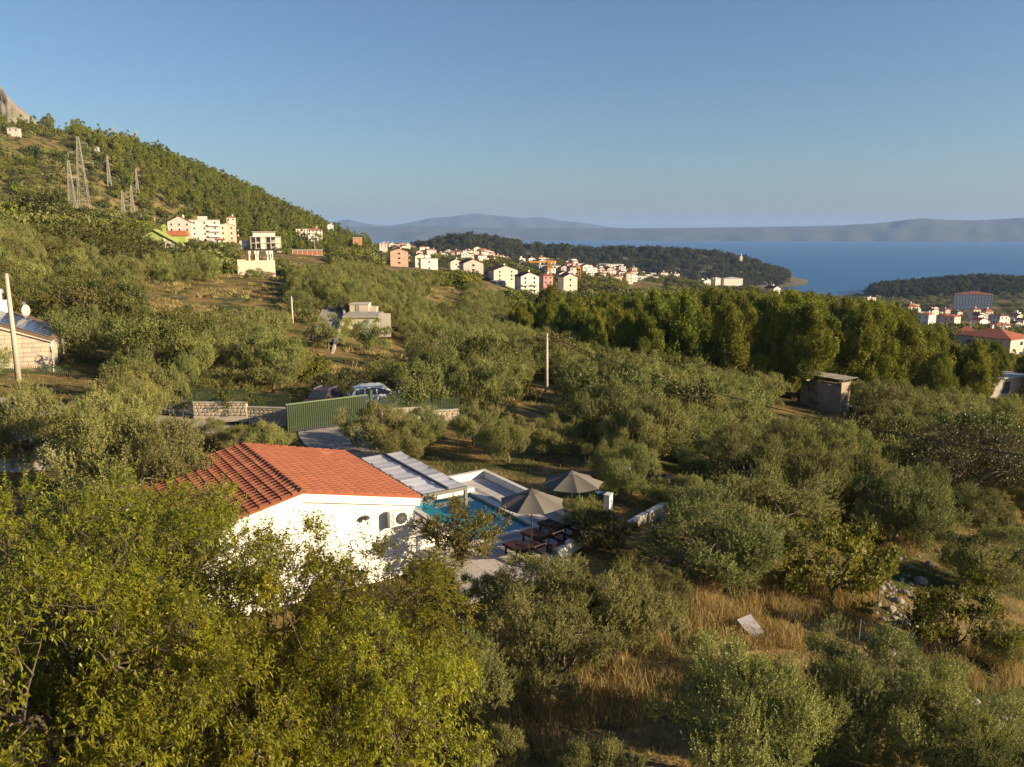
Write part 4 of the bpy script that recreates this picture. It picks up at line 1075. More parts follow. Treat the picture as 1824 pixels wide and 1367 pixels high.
# --- hillside houses
hpx('house', 'pink three storey house with a dark red roof, left of the grey block', 302, 340, 397, 424, 430, .30, 'gable', W_PINK, R_BROWN, .8, .22, cols=3, scols=2, rise=3.0, floors=3)
hpx('apartment_block', 'pale grey four storey apartment block with balconies on its right end', 341, 392, 394, 432, 440, .42, 'flat', W_GREY, R_FLAT, .7, cols=3, scols=2, floors=4, balc=[(1, .12, .5, 'f'), (2, .12, .5, 'f'), (3, .12, .5, 'f')], cat='apartment block')
hpx('house', 'peach house with balconies right of the grey apartment block', 392, 420, 403, 430, 455, .30, 'gable', W_PEACH, W_PEACH, .9, .12, cols=2, floors=3, balc=[(1, -.4, .4, 'r'), (2, -.4, .4, 'r')])
hpx('house', 'tiny pale house alone on the slope above the apartment block', 404, 419, 388, 395, 560, .3, 'hip', W_CREAM, R_RED, .8, .2, cols=2, floors=1)
hpx('house', 'small red roofed outhouse below the grey apartment block', 384, 400, 428, 434, 425, .3, 'hip', W_WHITE, R_RED, .8, .2, cols=2, floors=1)
# green house with asymmetric gables
gb = aty(298, 441, 215); ge = empty('green_house', 'lime green house with a steep dark roof and square chimney', 'house', (gb.x, gb.y, gb.z), .25)
mb = MB(); mb.extr([(-8, -5), (3.2, -5), (3.2, .6), (-3.0, 4.4), (-8, 1.6)], (0, 0, 0), (1, 0, 0), (0, 0, 1), (0, 8, 0)); mb.build('wall', W_GREEN, ge)
mb = MB(); mb.extr([(-.9, -5), (3.0, -5), (3.0, .2), (-.9, 2.6)], (0, -.06, 0), (1, 0, 0), (0, 0, 1), (0, .05, 0)); mb.build('cream_panel', W_CREAM, ge)
mb = MB(); mb.extr([(-8.6, 1.35), (-3.0, 4.5), (-3.0, 4.75), (-8.7, 1.6)], (0, -.5, 0), (1, 0, 0), (0, 0, 1), (0, 9, 0)); mb.build('roof', R_SLATE, ge)
mb = MB(); mb.extr([(-3.0, 4.5), (3.9, .25), (3.9, .5), (-3.0, 4.75)], (0, -.5, 0), (1, 0, 0), (0, 0, 1), (0, 9, 0)); mb.build('roof', W_GREEN, ge)
mb = MB(); mb.box(-1.0, 3.6, 8.0, 14, -5, 3.0); mb.build('rear_wing', W_GREEN, ge)
mb = MB(); mb.extr([(-1.4, 3.0), (4.0, 3.0), (4.0, 3.2), (3.6, 4.4), (-1.0, 4.4), (-1.4, 3.2)], (0, 7.7, 0), (1, 0, 0), (0, 0, 1), (0, 6.6, 0)); mb.build('roof', R_RED, ge)
mb = MB(); mb.box(-1.9, -1.1, 6.6, 7.4, 2, 5.2); mb.build('chimney', W_GREEN, ge)
mb = MB(); mb.extr([(-.75, 0), (.75, 0), (0, .7)], (-1.5, 6.4, 5.5), (1, 0, 0), (0, 0, 1), (0, 1.2, 0)); mb.box(-2.1, -.9, 6.45, 7.55, 5.2, 5.45); mb.build('chimney_hood', W_GREEN, ge)
# unfinished concrete frame building
ub = aty(475, 456, 395); ue = empty('unfinished_building', 'unfinished four storey concrete building with open bays', 'building', (ub.x, ub.y, ub.z), .34)
uw = 14.5; fl = 3.05
mb = MB(); mb.box(-uw / 2, -uw / 2 + .4, 0, 12, -3, 3 * fl); mb.box(-uw / 2 + .4, uw / 2, 9, 12, -3, 3 * fl); mb.build('wall', W_GREY, ue)
for f in range(4):
    mb = MB(); mb.box(-uw / 2 - .1, uw / 2 + .1, -.3, 12.1, f * fl - .12, f * fl + .15); mb.build('floor_slab', CONCL, ue)
for f in range(3):
    for c in range(7):
        mb = MB(); x = -uw / 2 + .3 + c * (uw - .6) / 6; mb.box(x - .22, x + .22, 0, .44, f * fl + .153, (f + 1) * fl - .123); mb.build('column', CONCL, ue)
    for (a, b) in ((2, 3), (5, 6)):
        x0 = -uw / 2 + .3 + a * (uw - .6) / 6 + .22; x1 = -uw / 2 + .3 + b * (uw - .6) / 6 - .22
        mb = MB(); mb.box(x0, x1, .1, .35, f * fl + .153, (f + 1) * fl - .123); mb.build('infill_panel', W_CREAM, ue)
    mb = MB(); mb.box(-uw / 2 + .6, uw / 2 - .6, 4, 4.2, f * fl + .153, (f + 1) * fl - .123); mb.build('inner_wall', CONC, ue)
mb = MB(); mb.box(-uw / 2 + 1.5, uw / 2 - 2.5, 4, 12, 3 * fl + .153, 4 * fl - .8); mb.build('top_storey', W_CREAM, ue)
mb = MB(); mb.box(-uw / 2 + 1.0, uw / 2 - 1.8, 3.2, 12.4, 4 * fl - .797, 4 * fl - .55); mb.build('roof_slab', CONCL, ue)
mb = MB(); mb.box(-uw / 2 - 5, -uw / 2 - .15, 3, 12, -3, 2.4 * fl); mb.build('side_wing', W_GREY, ue)
# unfinished brick building
bb = aty(548, 466, 425); be = empty('brick_shell', 'unfinished low building with orange brick infill above open concrete bays', 'building', (bb.x, bb.y, bb.z), .20)
bw = 15.5
for f in range(3): mb = MB(); mb.box(-bw / 2, bw / 2, -.3, 9, f * 2.9 - .12, f * 2.9 + .22); mb.build('floor_slab', CONCL, be)
for c in range(7):
    x = -bw / 2 + .25 + c * (bw - .5) / 6
    for f in range(2): mb = MB(); mb.box(x - .2, x + .2, 0, .4, f * 2.9 + .223, (f + 1) * 2.9 - .123); mb.build('column', CONCL, be)
    if c < 6: mb = MB(); mb.box(x + .2, x + (bw - .5) / 6 - .2, .08, .3, 3.123, 5.677); mb.build('brick_infill', BRICK, be)
mb = MB(); mb.box(-bw / 2 + .2, bw / 2 - .2, 4.5, 4.8, .223, 2.777); mb.build('inner_wall', CONC, be)
mb = MB(); mb.box(-bw / 2, -bw / 2 + 3, -.1, .2, .223, 2.777); mb.build('infill_panel', W_CREAM, be)
hpx('house', 'long pale house with red roof on the pine slope above the brick shell', 549, 574, 411, 420, 620, .3, 'hip', W_WHITE, R_RED, .8, .2, cols=4, floors=2)
hpx('house', 'long low cream building left of the pale house on the pine slope', 528, 552, 409, 421, 640, .3, 'flat', W_CREAM, R_FLAT, .5, cols=4, floors=2, chim=False)
hpx('house', 'white gable of a house poking out of the pines on the ridge', 584, 594, 402, 414, 760, .3, 'gable', W_WHITE, W_WHITE, .8, .2, cols=1, floors=2)
hpx('house', 'orange brick house at the lower end of the pine ridge', 629, 645, 424, 434, 640, .3, 'flat', W_ORANGE, CONCL, .8, cols=2, floors=2, chim=False)
hpx('house', 'pink house with a low roof at the end of the ridge', 676, 690, 434, 441, 800, .3, 'hip', W_PINK, W_PINK, .8, .1, cols=2, floors=2)
# --- near edge of the town
T = []
hpx('house', 'salmon apartment house with a shallow roof standing above the olives', 696, 727, 449, 473, 540, .22, 'gable', W_SALM, R_BROWN, .9, .16, cols=1, scols=2, floors=3, balc=[(1, -.4, .4, 'r'), (2, -.4, .4, 'r'), (1, -.4, .4, 'l'), (2, -.4, .4, 'l')], win='w')
hpx('house', 'plain white house with one tiny window right of the salmon house', 750, 780, 462, 483, 500, .25, 'flat', W_WHITE, R_FLAT, .9, cols=1, scols=2, floors=2, chim=True)
hpx('house', 'cream house with a brown roof behind the plain white one', 740, 762, 457, 475, 560, .25, 'gable', W_CREAM, R_BROWN, 1.3, .2, cols=2, floors=2)
hpx('house', 'tall pinkish white gabled house with two windows, brown roof', 826, 861, 470, 494, 470, .30, 'gable', W_PINK, R_BROWN, 1.0, .2, cols=1, floors=3, win='w', balc=[(1, -.4, .4, 'l'), (2, -.4, .4, 'l')])
hpx('house', 'shaded cream gabled house left of the pinkish tall one', 803, 823, 467, 486, 520, .30, 'gable', W_CREAM, R_BROWN, 1.0, .22, cols=1, floors=2)
hpx('house', 'big cream house with a long brown roof and dormer', 880, 922, 482, 502, 450, .34, 'gable', W_CREAM, R_BROWN, 1.0, .17, cols=2, floors=3)
hpx('house', 'grey flat roofed annexe in front of the big cream house', 884, 900, 502, 517, 420, .40, 'flat', W_GREY, R_FLAT, 1.5, cols=1, floors=2, chim=False)
hpx('house', 'white gabled house with rows of balconies behind the tall pine', 928, 960, 493, 524, 410, .30, 'gable', W_WHITE, R_BROWN, 1.1, .2, cols=2, floors=4, balc=[(1, -.45, -.05, 'f'), (2, -.45, -.05, 'f'), (1, .08, .45, 'f'), (2, .08, .45, 'f')])
hpx('house', 'cream gabled house with a brown roof beside the yellow crane', 1004, 1028, 494, 524, 420, .28, 'gable', W_CREAM, R_BROWN, 1.2, .22, cols=1, floors=3)
hpx('house', 'rose coloured house between the balcony house and the cream gable', 968, 985, 492, 508, 450, .3, 'hip', W_RED, R_RED, 1, .2, cols=2, floors=2)
hpx('apartment_block', 'white modern apartment block with dark balconies by the crane', 983, 1004, 475, 493, 640, .35, 'flat', W_WHITE, R_FLAT, 1.2, cols=2, scols=3, floors=4, cat='apartment block', chim=False, win='w')
hpx('apartment_block', 'grey ribbed apartment block left of the white one', 960, 978, 474, 493, 650, .35, 'flat', W_GREY, R_FLAT, .9, cols=4, floors=4, cat='apartment block', chim=False)
hpx('hotel', 'grey and white hotel at the foot of the wooded peninsula', 1080, 1110, 472, 488, 1150, .3, 'flat', W_WHITE, R_FLAT, .8, cols=6, scols=3, floors=5, cat='hotel', chim=False, win='w')
hpx('hotel', 'grey hotel wing behind the white one at the foot of the peninsula', 1068, 1084, 471, 486, 1200, .3, 'flat', W_GREY, R_FLAT, .8, cols=5, scols=2, floors=5, cat='hotel', chim=False)
hpx('apartment_block', 'white two part block with a spire behind it, near the harbour', 1124, 1150, 493, 514, 820, .35, 'flat', W_GREY, R_FLAT, .7, cols=4, floors=4, cat='apartment block', chim=False)
hpx('apartment_block', 'white stepped block right of the grey one near the harbour', 1146, 1172, 494, 512, 840, .30, 'flat', W_WHITE, R_FLAT, .7, cols=4, floors=4, cat='apartment block')
hpx('hotel', 'cream harbour hotel with a long row of windows', 1290, 1322, 497, 511, 1500, .2, 'hip', W_CREAM, R_FLAT, .5, .08, cols=9, floors=3, cat='hotel', chim=False)
hpx('hotel', 'small cream harbour house left of the long hotel', 1270, 1283, 496, 510, 1480, .2, 'hip', W_CREAM, R_FLAT, .8, .1, cols=3, floors=3, cat='house', chim=False)
hpx('hall', 'white arched hall roof among the pines near the harbour', 1208, 1246, 503, 512, 1000, .2, 'flat', W_WHITE, W_WHITE, .5, cols=5, floors=1, cat='hall', chim=False)
# right-hand side
hpx('hotel', 'long five storey pale hotel with a red roof below the headland', 1704, 1762, 525, 547, 1080, -.42, 'hip', W_WHITE, R_RED, .28, .10, cols=12, scols=2, floors=5, cat='hotel', chim=False, win='d')
hpx('house', 'orange roofed house with a white porch among the pines on the right', 1698, 1746, 597, 608, 300, -.35, 'hip', W_WHITE, R_RED, .8, .24, cols=3, floors=1, rise=3.2)
hpx('house', 'beige house with an orange roof at the right picture edge', 1800, 1832, 603, 640, 255, .55, 'hip', W_STONE, R_RED, 1.3, .24, cols=1, scols=2, floors=2, rise=2.4, win='w')
hpx('house', 'long orange roof left of the beige house at the picture edge', 1770, 1800, 598, 606, 300, -.2, 'hip', W_CREAM, R_RED, .8, .2, cols=2, floors=1, rise=2.6)
hpx('house', 'white house with a terracotta roof behind the orange roofs', 1774, 1798, 580, 590, 420, .2, 'hip', W_WHITE, R_RED, .7, .15, cols=4, floors=1)
hpx('house', 'white house with a red roof between pines, below the long hotel', 1743, 1754, 563, 570, 560, .2, 'gable', W_WHITE, R_RED, .8, .2, cols=2, floors=1)
hpx('house', 'small cream house with a red roof right of the pine tops', 1735, 1746, 552, 558, 700, .2, 'hip', W_CREAM, R_RED, .8, .2, cols=2, floors=1)
hpx('house', 'house with a bright orange roof just below the long hotel', 1756, 1768, 555, 562, 700, .2, 'hip', W_STONE, R_RED, .8, .3, cols=2, floors=1)
hpx('house', 'white house above the pines left of the long hotel', 1622, 1636, 544, 552, 900, .2, 'hip', W_WHITE, W_WHITE, .7, .1, cols=3, floors=1, group=None)
hpx('house', 'cream waterside house at the tip of the headland', 1545, 1560, 531, 538, 1150, .2, 'hip', W_CREAM, W_CREAM, .7, .1, cols=3, floors=1)
hpx('house', 'white house with a red roof in the pines below the headland', 1618, 1636, 547, 556, 640, .25, 'hip', W_WHITE, R_RED, .8, .25, cols=3, floors=2)
hpx('house', 'white gable with a brown roof peeping over the pine belt', 1378, 1390, 514, 522, 480, .4, 'gable', W_WHITE, R_BROWN, 1.4, .22, cols=1, floors=1)
# --- small town houses
RH = random.Random(31)
used = []
def townfill(n, x0, x1, y0f, d0, d1, label, group, wpx=(8, 15), mats=(W_WHITE, W_CREAM, W_WHITE, W_PINK, W_GREY)):
    c = 0; tries = 0
    while c < n and tries < 3000:
        tries += 1
        px = RH.uniform(x0, x1); d = RH.uniform(d0, d1)
        x = (px - 912) / FPX * d * .99; z = gz(x, d)
        if z < SEA_Z + 2: continue
        qx, qy = project(x, d, z)
        if not (y0f[0] < qy < y0f[1]): continue
        w = RH.uniform(*wpx) * d / FPX; w = min(max(w, 6.5), 16)
        if any((x - a) ** 2 + (d - b) ** 2 < (w * .52 + r_) ** 2 for a, b, r_ in used): continue
        used.append((x, d, w * .52))
        fl_ = RH.choice((2, 2, 3, 3)); rt = RH.choice(('gable', 'hip', 'hip', 'flat', 'gable'))
        rm = RH.choice((R_RED, R_RED, R_BROWN)) if rt != 'flat' else R_FLAT
        lab = {'gable': 'small gabled', 'hip': 'small hip roofed', 'flat': 'small flat roofed'}[rt] + ' ' + label
        house('town_house', lab, (x, d, z), RH.choice((.3, .35, .25, -.9, .4)), w, w * RH.uniform(.8, 1.3), fl_ * 2.9, rt, RH.choice(mats), rm, cols=2, scols=2, floors=fl_, rise=w * .18, group=group + ' (' + rt + ')', over=.4, chim=RH.random() < .5)
        c += 1
townfill(80, 735, 1000, (446, 476), 620, 1150, 'house in the upper part of the distant town', 'houses in the upper town')
townfill(95, 960, 1130, (474, 506), 560, 1200, 'house in the low part of the distant town', 'houses in the lower town', (7, 12))
townfill(26, 1640, 1850, (556, 600), 420, 900, 'house among pines on the right slope', 'houses on the right slope', (8, 14))
townfill(12, 690, 800, (434, 448), 950, 1400, 'house at the far upper edge of town', 'houses at the far edge of town', (8, 16))
townfill(16, 1180, 1400, (500, 516), 900, 1500, 'house near the harbour behind the pines', 'houses near the harbour', (8, 14))
townfill(34, 1060, 1330, (486, 514), 800, 1500, 'house at the foot of the wooded peninsula', 'houses at the foot of the peninsula', (7, 13))
# --- old houses strung along the ridge
for (px, py, w, dd, lab) in ((8, 207, 14, 560, 'pale ridge house highest on the hill at the picture edge'), (28, 210, 16, 570, 'pale ridge house under the rock face, second from the edge'), (26, 235, 18, 480, 'small cream house below the two highest ridge houses'), (62, 232, 14, 560, 'old stone ridge house between dark trees'), (82, 232, 14, 560, 'tan roofed ridge house left of the pine pair'), (108, 240, 10, 565, 'narrow white ridge house beside the umbrella pine'), (154, 252, 16, 590, 'flat brown ridge house right of the tall pylon'), (172, 268, 9, 520, 'tiny white house below the ridge cypresses'), (222, 268, 22, 600, 'low long pale house under the round ridge pine')):
    p = G(px, py + 6); dd = p.y
    house('ridge_house', lab, (p.x, p.y, p.z + 1.3), .3, w * dd / FPX, 5, 2.4, 'hip', W_CREAM if len(lab) % 2 else W_STONE, R_RED if 'tan' in lab or 'brown' in lab else R_FLAT, cols=2, scols=1, floors=1, rise=1.0, group='old houses along the ridge', over=.3, chim=False, found=3)
# --- steel pylons
STEEL = mat('pylon_steel', (.40, .37, .31), (.34, .31, .26), .5, .6, metal=.2)
def pylon(label, px, pyt, pyb, dist, rz, base=.085, sides=3):
    b = aty(px, pyb, dist); t = aty(px, pyt, dist); H = t.z - b.z
    e = empty('power_pylon', label, 'pylon', b, rz, 'lattice power pylons')
    B = H * base; tw_ = H * .012; k = max(.08, dist / 3000)
    def corner(i, z): f = 1 - z / H; r = tw_ + (B - tw_) * f; return Vector(((1, 1, -1, -1)[i] * r, (1, -1, -1, 1)[i] * r, z))
    for i in range(4): mb = MB(); mb.bar(corner(i, -2), corner(i, H), k * 1.25); mb.build('leg', STEEL, e)
    n = 12; zs = [H * (1 - (1 - j / n) ** 1.25) for j in range(n + 1)]
    mb = MB()
    for j in range(n):
        for i in range(4):
            a, c = corner(i, zs[j]), corner((i + 1) % 4, zs[j + 1]); mb.bar(a, c, k * .6)
            mb.bar(corner((i + 1) % 4, zs[j]), corner(i, zs[j + 1]), k * .6)
            mb.bar(corner(i, zs[j + 1]), corner((i + 1) % 4, zs[j + 1]), k * .55)
    mb.build('lattice', STEEL, e)
    for (f, s, l) in ((.92, 1, .10), (.80, -1, .13), (.68, 1, .15))[:sides]:
        z = H * f; mb = MB(); tip = Vector((s * H * l, 0, z + .1))
        for i in (0, 1, 2, 3):
            cpt = corner(i, z); cpt2 = corner(i, z + H * .03)
            if cpt.x * s > 0: mb.bar(cpt, tip, k * .7); mb.bar(cpt2, tip, k * .6)
        mb.build('crossarm', STEEL, e)
        mb = MB(); mb.tube([tip, tip - Vector((0, 0, H * .06))], k * .8, 5); mb.build('insulator', mat('porcelain', (.30, .24, .2), None, rough=.3), e)
pylon('tallest lattice pylon on the left slope', 152, 244, 386, 285, .3, .075)
pylon('second tallest lattice pylon, just left of the tallest', 131, 286, 383, 300, .3, .07)
pylon('lattice pylon in front of the bare patch, upper slope', 195, 278, 326, 480, .3, .06)
pylon('lattice pylon alone below the ridge scrub', 245, 301, 338, 500, .3, .06)
pylon('lattice pylon left of the lower pair', 222, 340, 397, 330, .3, .065)
pylon('lattice pylon right of the lower pair', 238, 331, 390, 345, .3, .06)
pylon('faint skyline pylon behind the ridge beside the round pine', 203, 225, 266, 640, .3, .05)
pylon('faintest thin skyline pylon farthest along the ridge', 245, 232, 272, 680, .3, .04)
# --- cranes, sports hall, church spires, light mast
def crane(label, px, pyt, pyb, dist, jib, rz):
    b = aty(px, pyb, dist); H = aty(px, pyt, dist).z - b.z
    m = mat('crane_yellow', (.62, .26, .03), None, rough=.5)
    e = empty('tower_crane', label, 'crane', b, rz, 'yellow tower cranes'); r = .9
    for i in range(4): mb = MB(); x, y = ((r, r), (r, -r), (-r, -r), (-r, r))[i]; mb.bar((x, y, -4), (x, y, H * .9), .4); mb.build('mast_leg', m, e)
    mb = MB(); n = 10
    for j in range(n):
        for i in range(4):
            p = ((r, r), (r, -r), (-r, -r), (-r, r)); a, c = p[i], p[(i + 1) % 4]; mb.bar((a[0], a[1], H * .9 * j / n), (c[0], c[1], H * .9 * (j + 1) / n), .25)
    mb.build('mast_lattice', m, e)
    mb = MB(); mb.bar((-jib, 0, H * .9), (jib * .3, 0, H * .9), .9, .9); mb.build('jib', m, e)
    mb = MB(); mb.bar((0, 0, H * .9 + .46), (0, 0, H), .5); mb.bar((0, 0, H), (-jib * .6, 0, H * .9 + .4), .2); mb.bar((0, 0, H), (jib * .28, 0, H * .9 + .4), .2); mb.build('tower_head', m, e)
    mb = MB(); mb.box(jib * .2, jib * .3, -.8, .8, H * .9 - 2.2, H * .9 - .46); mb.build('counterweight', CONC, e)
crane('yellow tower crane in front of the white apartment block', 978, 464, 494, 560, 14, 0.1)
crane('slim yellow tower crane right of the cream gabled house', 1031, 474, 506, 520, 5, 1.3)
pf = aty(1032, 484, 1000); mb = MB(); mb.box(-22, 22, -30, 30, 0, .1); e = mb.build('sports_pitch', mat('pitch_green', (.10, .20, .06), (.13, .22, .07), .1, .9), None, (pf.x, pf.y, pf.z), .2); tag(e, kind='structure')
for (px0, px1, lab) in ((1040, 1053, 'blue grey sports hall with a barrel roof, left one'), (1055, 1072, 'blue grey sports hall with a barrel roof, right one')):
    b = aty((px0 + px1) / 2, 492, 980); w = (px1 - px0) * 980 / FPX
    e = empty('sports_hall', lab, 'hall', b, .1)
    mb = MB(); mb.box(-w / 2, w / 2, 0, 22, -5, 3); mb.build('wall', W_WHITE, e)
    ar = [(-w / 2 * 1.02, 3.003)] + [(w / 2 * 1.02 * -math.cos(t), 3.003 + 2.6 * math.sin(t)) for t in np.linspace(.1, PI - .1, 9)] + [(w / 2 * 1.02, 3.003)]
    mb = MB(); mb.extr(ar, (0, -.5, 0), (1, 0, 0), (0, 0, 1), (0, 23, 0)); mb.build('roof', mat('hall_roof', (.36, .40, .44), None, rough=.6), e)
for (px, pyt, pyb, dd, col, lab) in ((1127, 482, 494, 1000, W_STONE, 'stone church spire above the harbour blocks'), (1176, 488, 503, 950, W_RED, 'reddish church spire right of the harbour blocks')):
    b = aty(px, pyb, dd); H = (pyb - pyt) * dd / FPX
    e = empty('church_tower', lab, 'church tower', b, .3)
    mb = MB(); mb.box(-2, 2, -2, 2, -12, H * .45); mb.build('shaft', W_STONE, e)
    mb = MB(); mb.box(-2.2, 2.2, -2.2, 2.2, H * .45 + .003, H * .5); mb.add([(-2, -2, H * .5), (2, -2, H * .5), (2, 2, H * .5), (-2, 2, H * .5), (0, 0, H)], [(0, 1, 4), (1, 2, 4), (2, 3, 4), (3, 0, 4)]); mb.build('spire', col, e)
    obj('window', WIN['d'], e, (0, -2.03, H * .2))
b = aty(1320, 459, 1690)
e = empty('lighthouse', 'small white lighthouse on the crest of the peninsula', 'lighthouse', b)
mb = MB(); mb.box(-3, 3, -2, 2, -8, 2); mb.build('wall', W_WHITE, e); mb = MB(); mb.lathe([(1.4, 2.003), (1.2, 5), (1.7, 5.2), (1.7, 5.6), (1.0, 5.8), (1.0, 7), (.1, 8)], n=12); mb.build('lantern_tower', W_WHITE, e)
# masts of moored boats by the headland
for k, (px, py, dd) in enumerate(((1561, 523, 1180), (1567, 522, 1180), (1590, 526, 1170), (1366, 500, 1500), (1374, 501, 1500))):
    b = aty(px, py + 14, dd); b.z = SEA_Z
    e = empty('sailing_boat', 'moored sailing boat with a bare mast, ' + ('between the headland tip and the pines' if k < 3 else 'by the rocky tip of the peninsula'), 'boat', b, .5, 'moored boats ' + ('by the headland' if k < 3 else 'by the peninsula'))
    mb = MB(); mb.add([(-5, -1.4, .9), (3, -1.5, .9), (6, 0, 1.1), (3, 1.5, .9), (-5, 1.4, .9), (-4.5, -.6, -.4), (3, -.6, -.4), (5, 0, -.4), (3, .6, -.4), (-4.5, .6, -.4)], [(0, 1, 2, 3, 4), (0, 5, 6, 1), (1, 6, 7, 2), (2, 7, 8, 3), (3, 8, 9, 4), (4, 9, 5, 0), (9, 8, 7, 6, 5)]); mb.build('hull', W_WHITE, e)
    mb = MB(); mb.tube([(0, 0, .9), (0, 0, 17)], .16, 5); mb.build('mast', W_WHITE, e)
    mb = MB(); mb.box(-3, 1.5, -.8, .8, .95, 1.5); mb.build('cabin', W_WHITE, e)
# ------------------------------------------------------------------ vegetation: every leaf is a small face on a shoot of a branching tree
def _nrm(a): return a / (np.linalg.norm(a, axis=1, keepdims=True) + 1e-9)
def leaf_faces(P, D, L, W, rs, fold=0.12, side=None, base=0):
    """diamond leaves: 4 vertices, 2 triangles each"""
    n = len(P)
    S = _nrm(np.cross(D, rs.normal(size=(n, 3)) if side is None else side))
    U = np.cross(S, D)
    L = np.broadcast_to(np.asarray(L, float), (n,))[:, None]; W = np.broadcast_to(np.asarray(W, float), (n,))[:, None]
    mid = P + D * L * .45 + U * L * fold
    V = np.stack([P, mid + S * W / 2, P + D * L, mid - S * W / 2], 1).reshape(-1, 3)
    k = base + np.arange(n)[:, None] * 4
    T = np.concatenate([k + [[0, 1, 2]], k + [[0, 2, 3]]], 1).reshape(-1, 3)
    return V, T
def long_leaf_faces(P, D, L, W, rs, droop):
    """narrow curved hanging leaves: 6 vertices, 4 triangles each"""
    n = len(P); up = np.array([0, 0, 1.0])
    S = _nrm(np.cross(D, up + rs.normal(size=(n, 3)) * .35))
    L = L[:, None]; W = W[:, None]; dr = droop[:, None]
    def at(t): return P + D * L * t - up * dr * L * t * t
    a, b = at(.32), at(.70)
    V = np.stack([P, a + S * W / 2, a - S * W / 2, b + S * W * .42, b - S * W * .42, at(1.0)], 1).reshape(-1, 3)
    k = np.arange(n)[:, None] * 6
    T = np.concatenate([k + [[0, 1, 2]], k + [[1, 3, 4]], k + [[1, 4, 2]], k + [[3, 5, 4]]], 1).reshape(-1, 3)
    return V, T
def tubes(paths, n=5):
    """paths: list of (points (k,3), radii (k,))"""
    VV = []; TT = []; b = 0
    for P, R in paths:
        P = np.asarray(P, float); k = len(P)
        d = np.gradient(P, axis=0); d = _nrm(d)
        ref = np.where(np.abs(d[:, 2:3]) > .9, [[1., 0, 0]], [[0, 0, 1.]])
        a = _nrm(np.cross(d, ref)); c = np.cross(d, a)
        th = np.arange(n) * 2 * PI / n
        ring = P[:, None] + (a[:, None] * np.cos(th)[None, :, None] + c[:, None] * np.sin(th)[None, :, None]) * np.asarray(R)[:, None, None]
        VV.append(ring.reshape(-1, 3))
        i = (np.arange(k - 1)[:, None] * n + np.arange(n)[None]).ravel(); j = (np.arange(k - 1)[:, None] * n + (np.arange(n)[None] + 1) % n).ravel()
        TT.append(b + np.c_[i, j, j + n, i + n]); b += k * n
    return np.vstack(VV), np.vstack(TT)
def bent(p, q, rs, wob=.12, k=5, lift=0.0):
    p, q = np.asarray(p, float), np.asarray(q, float)
    t = np.linspace(0, 1, k)[:, None]; L = np.linalg.norm(q - p)
    w = rs.normal(size=(k, 3)) * wob * L * np.sin(PI * t)
    w[:, 2] += (lift * L * np.sin(PI * t))[:, 0]
    return p + (q - p) * t + w
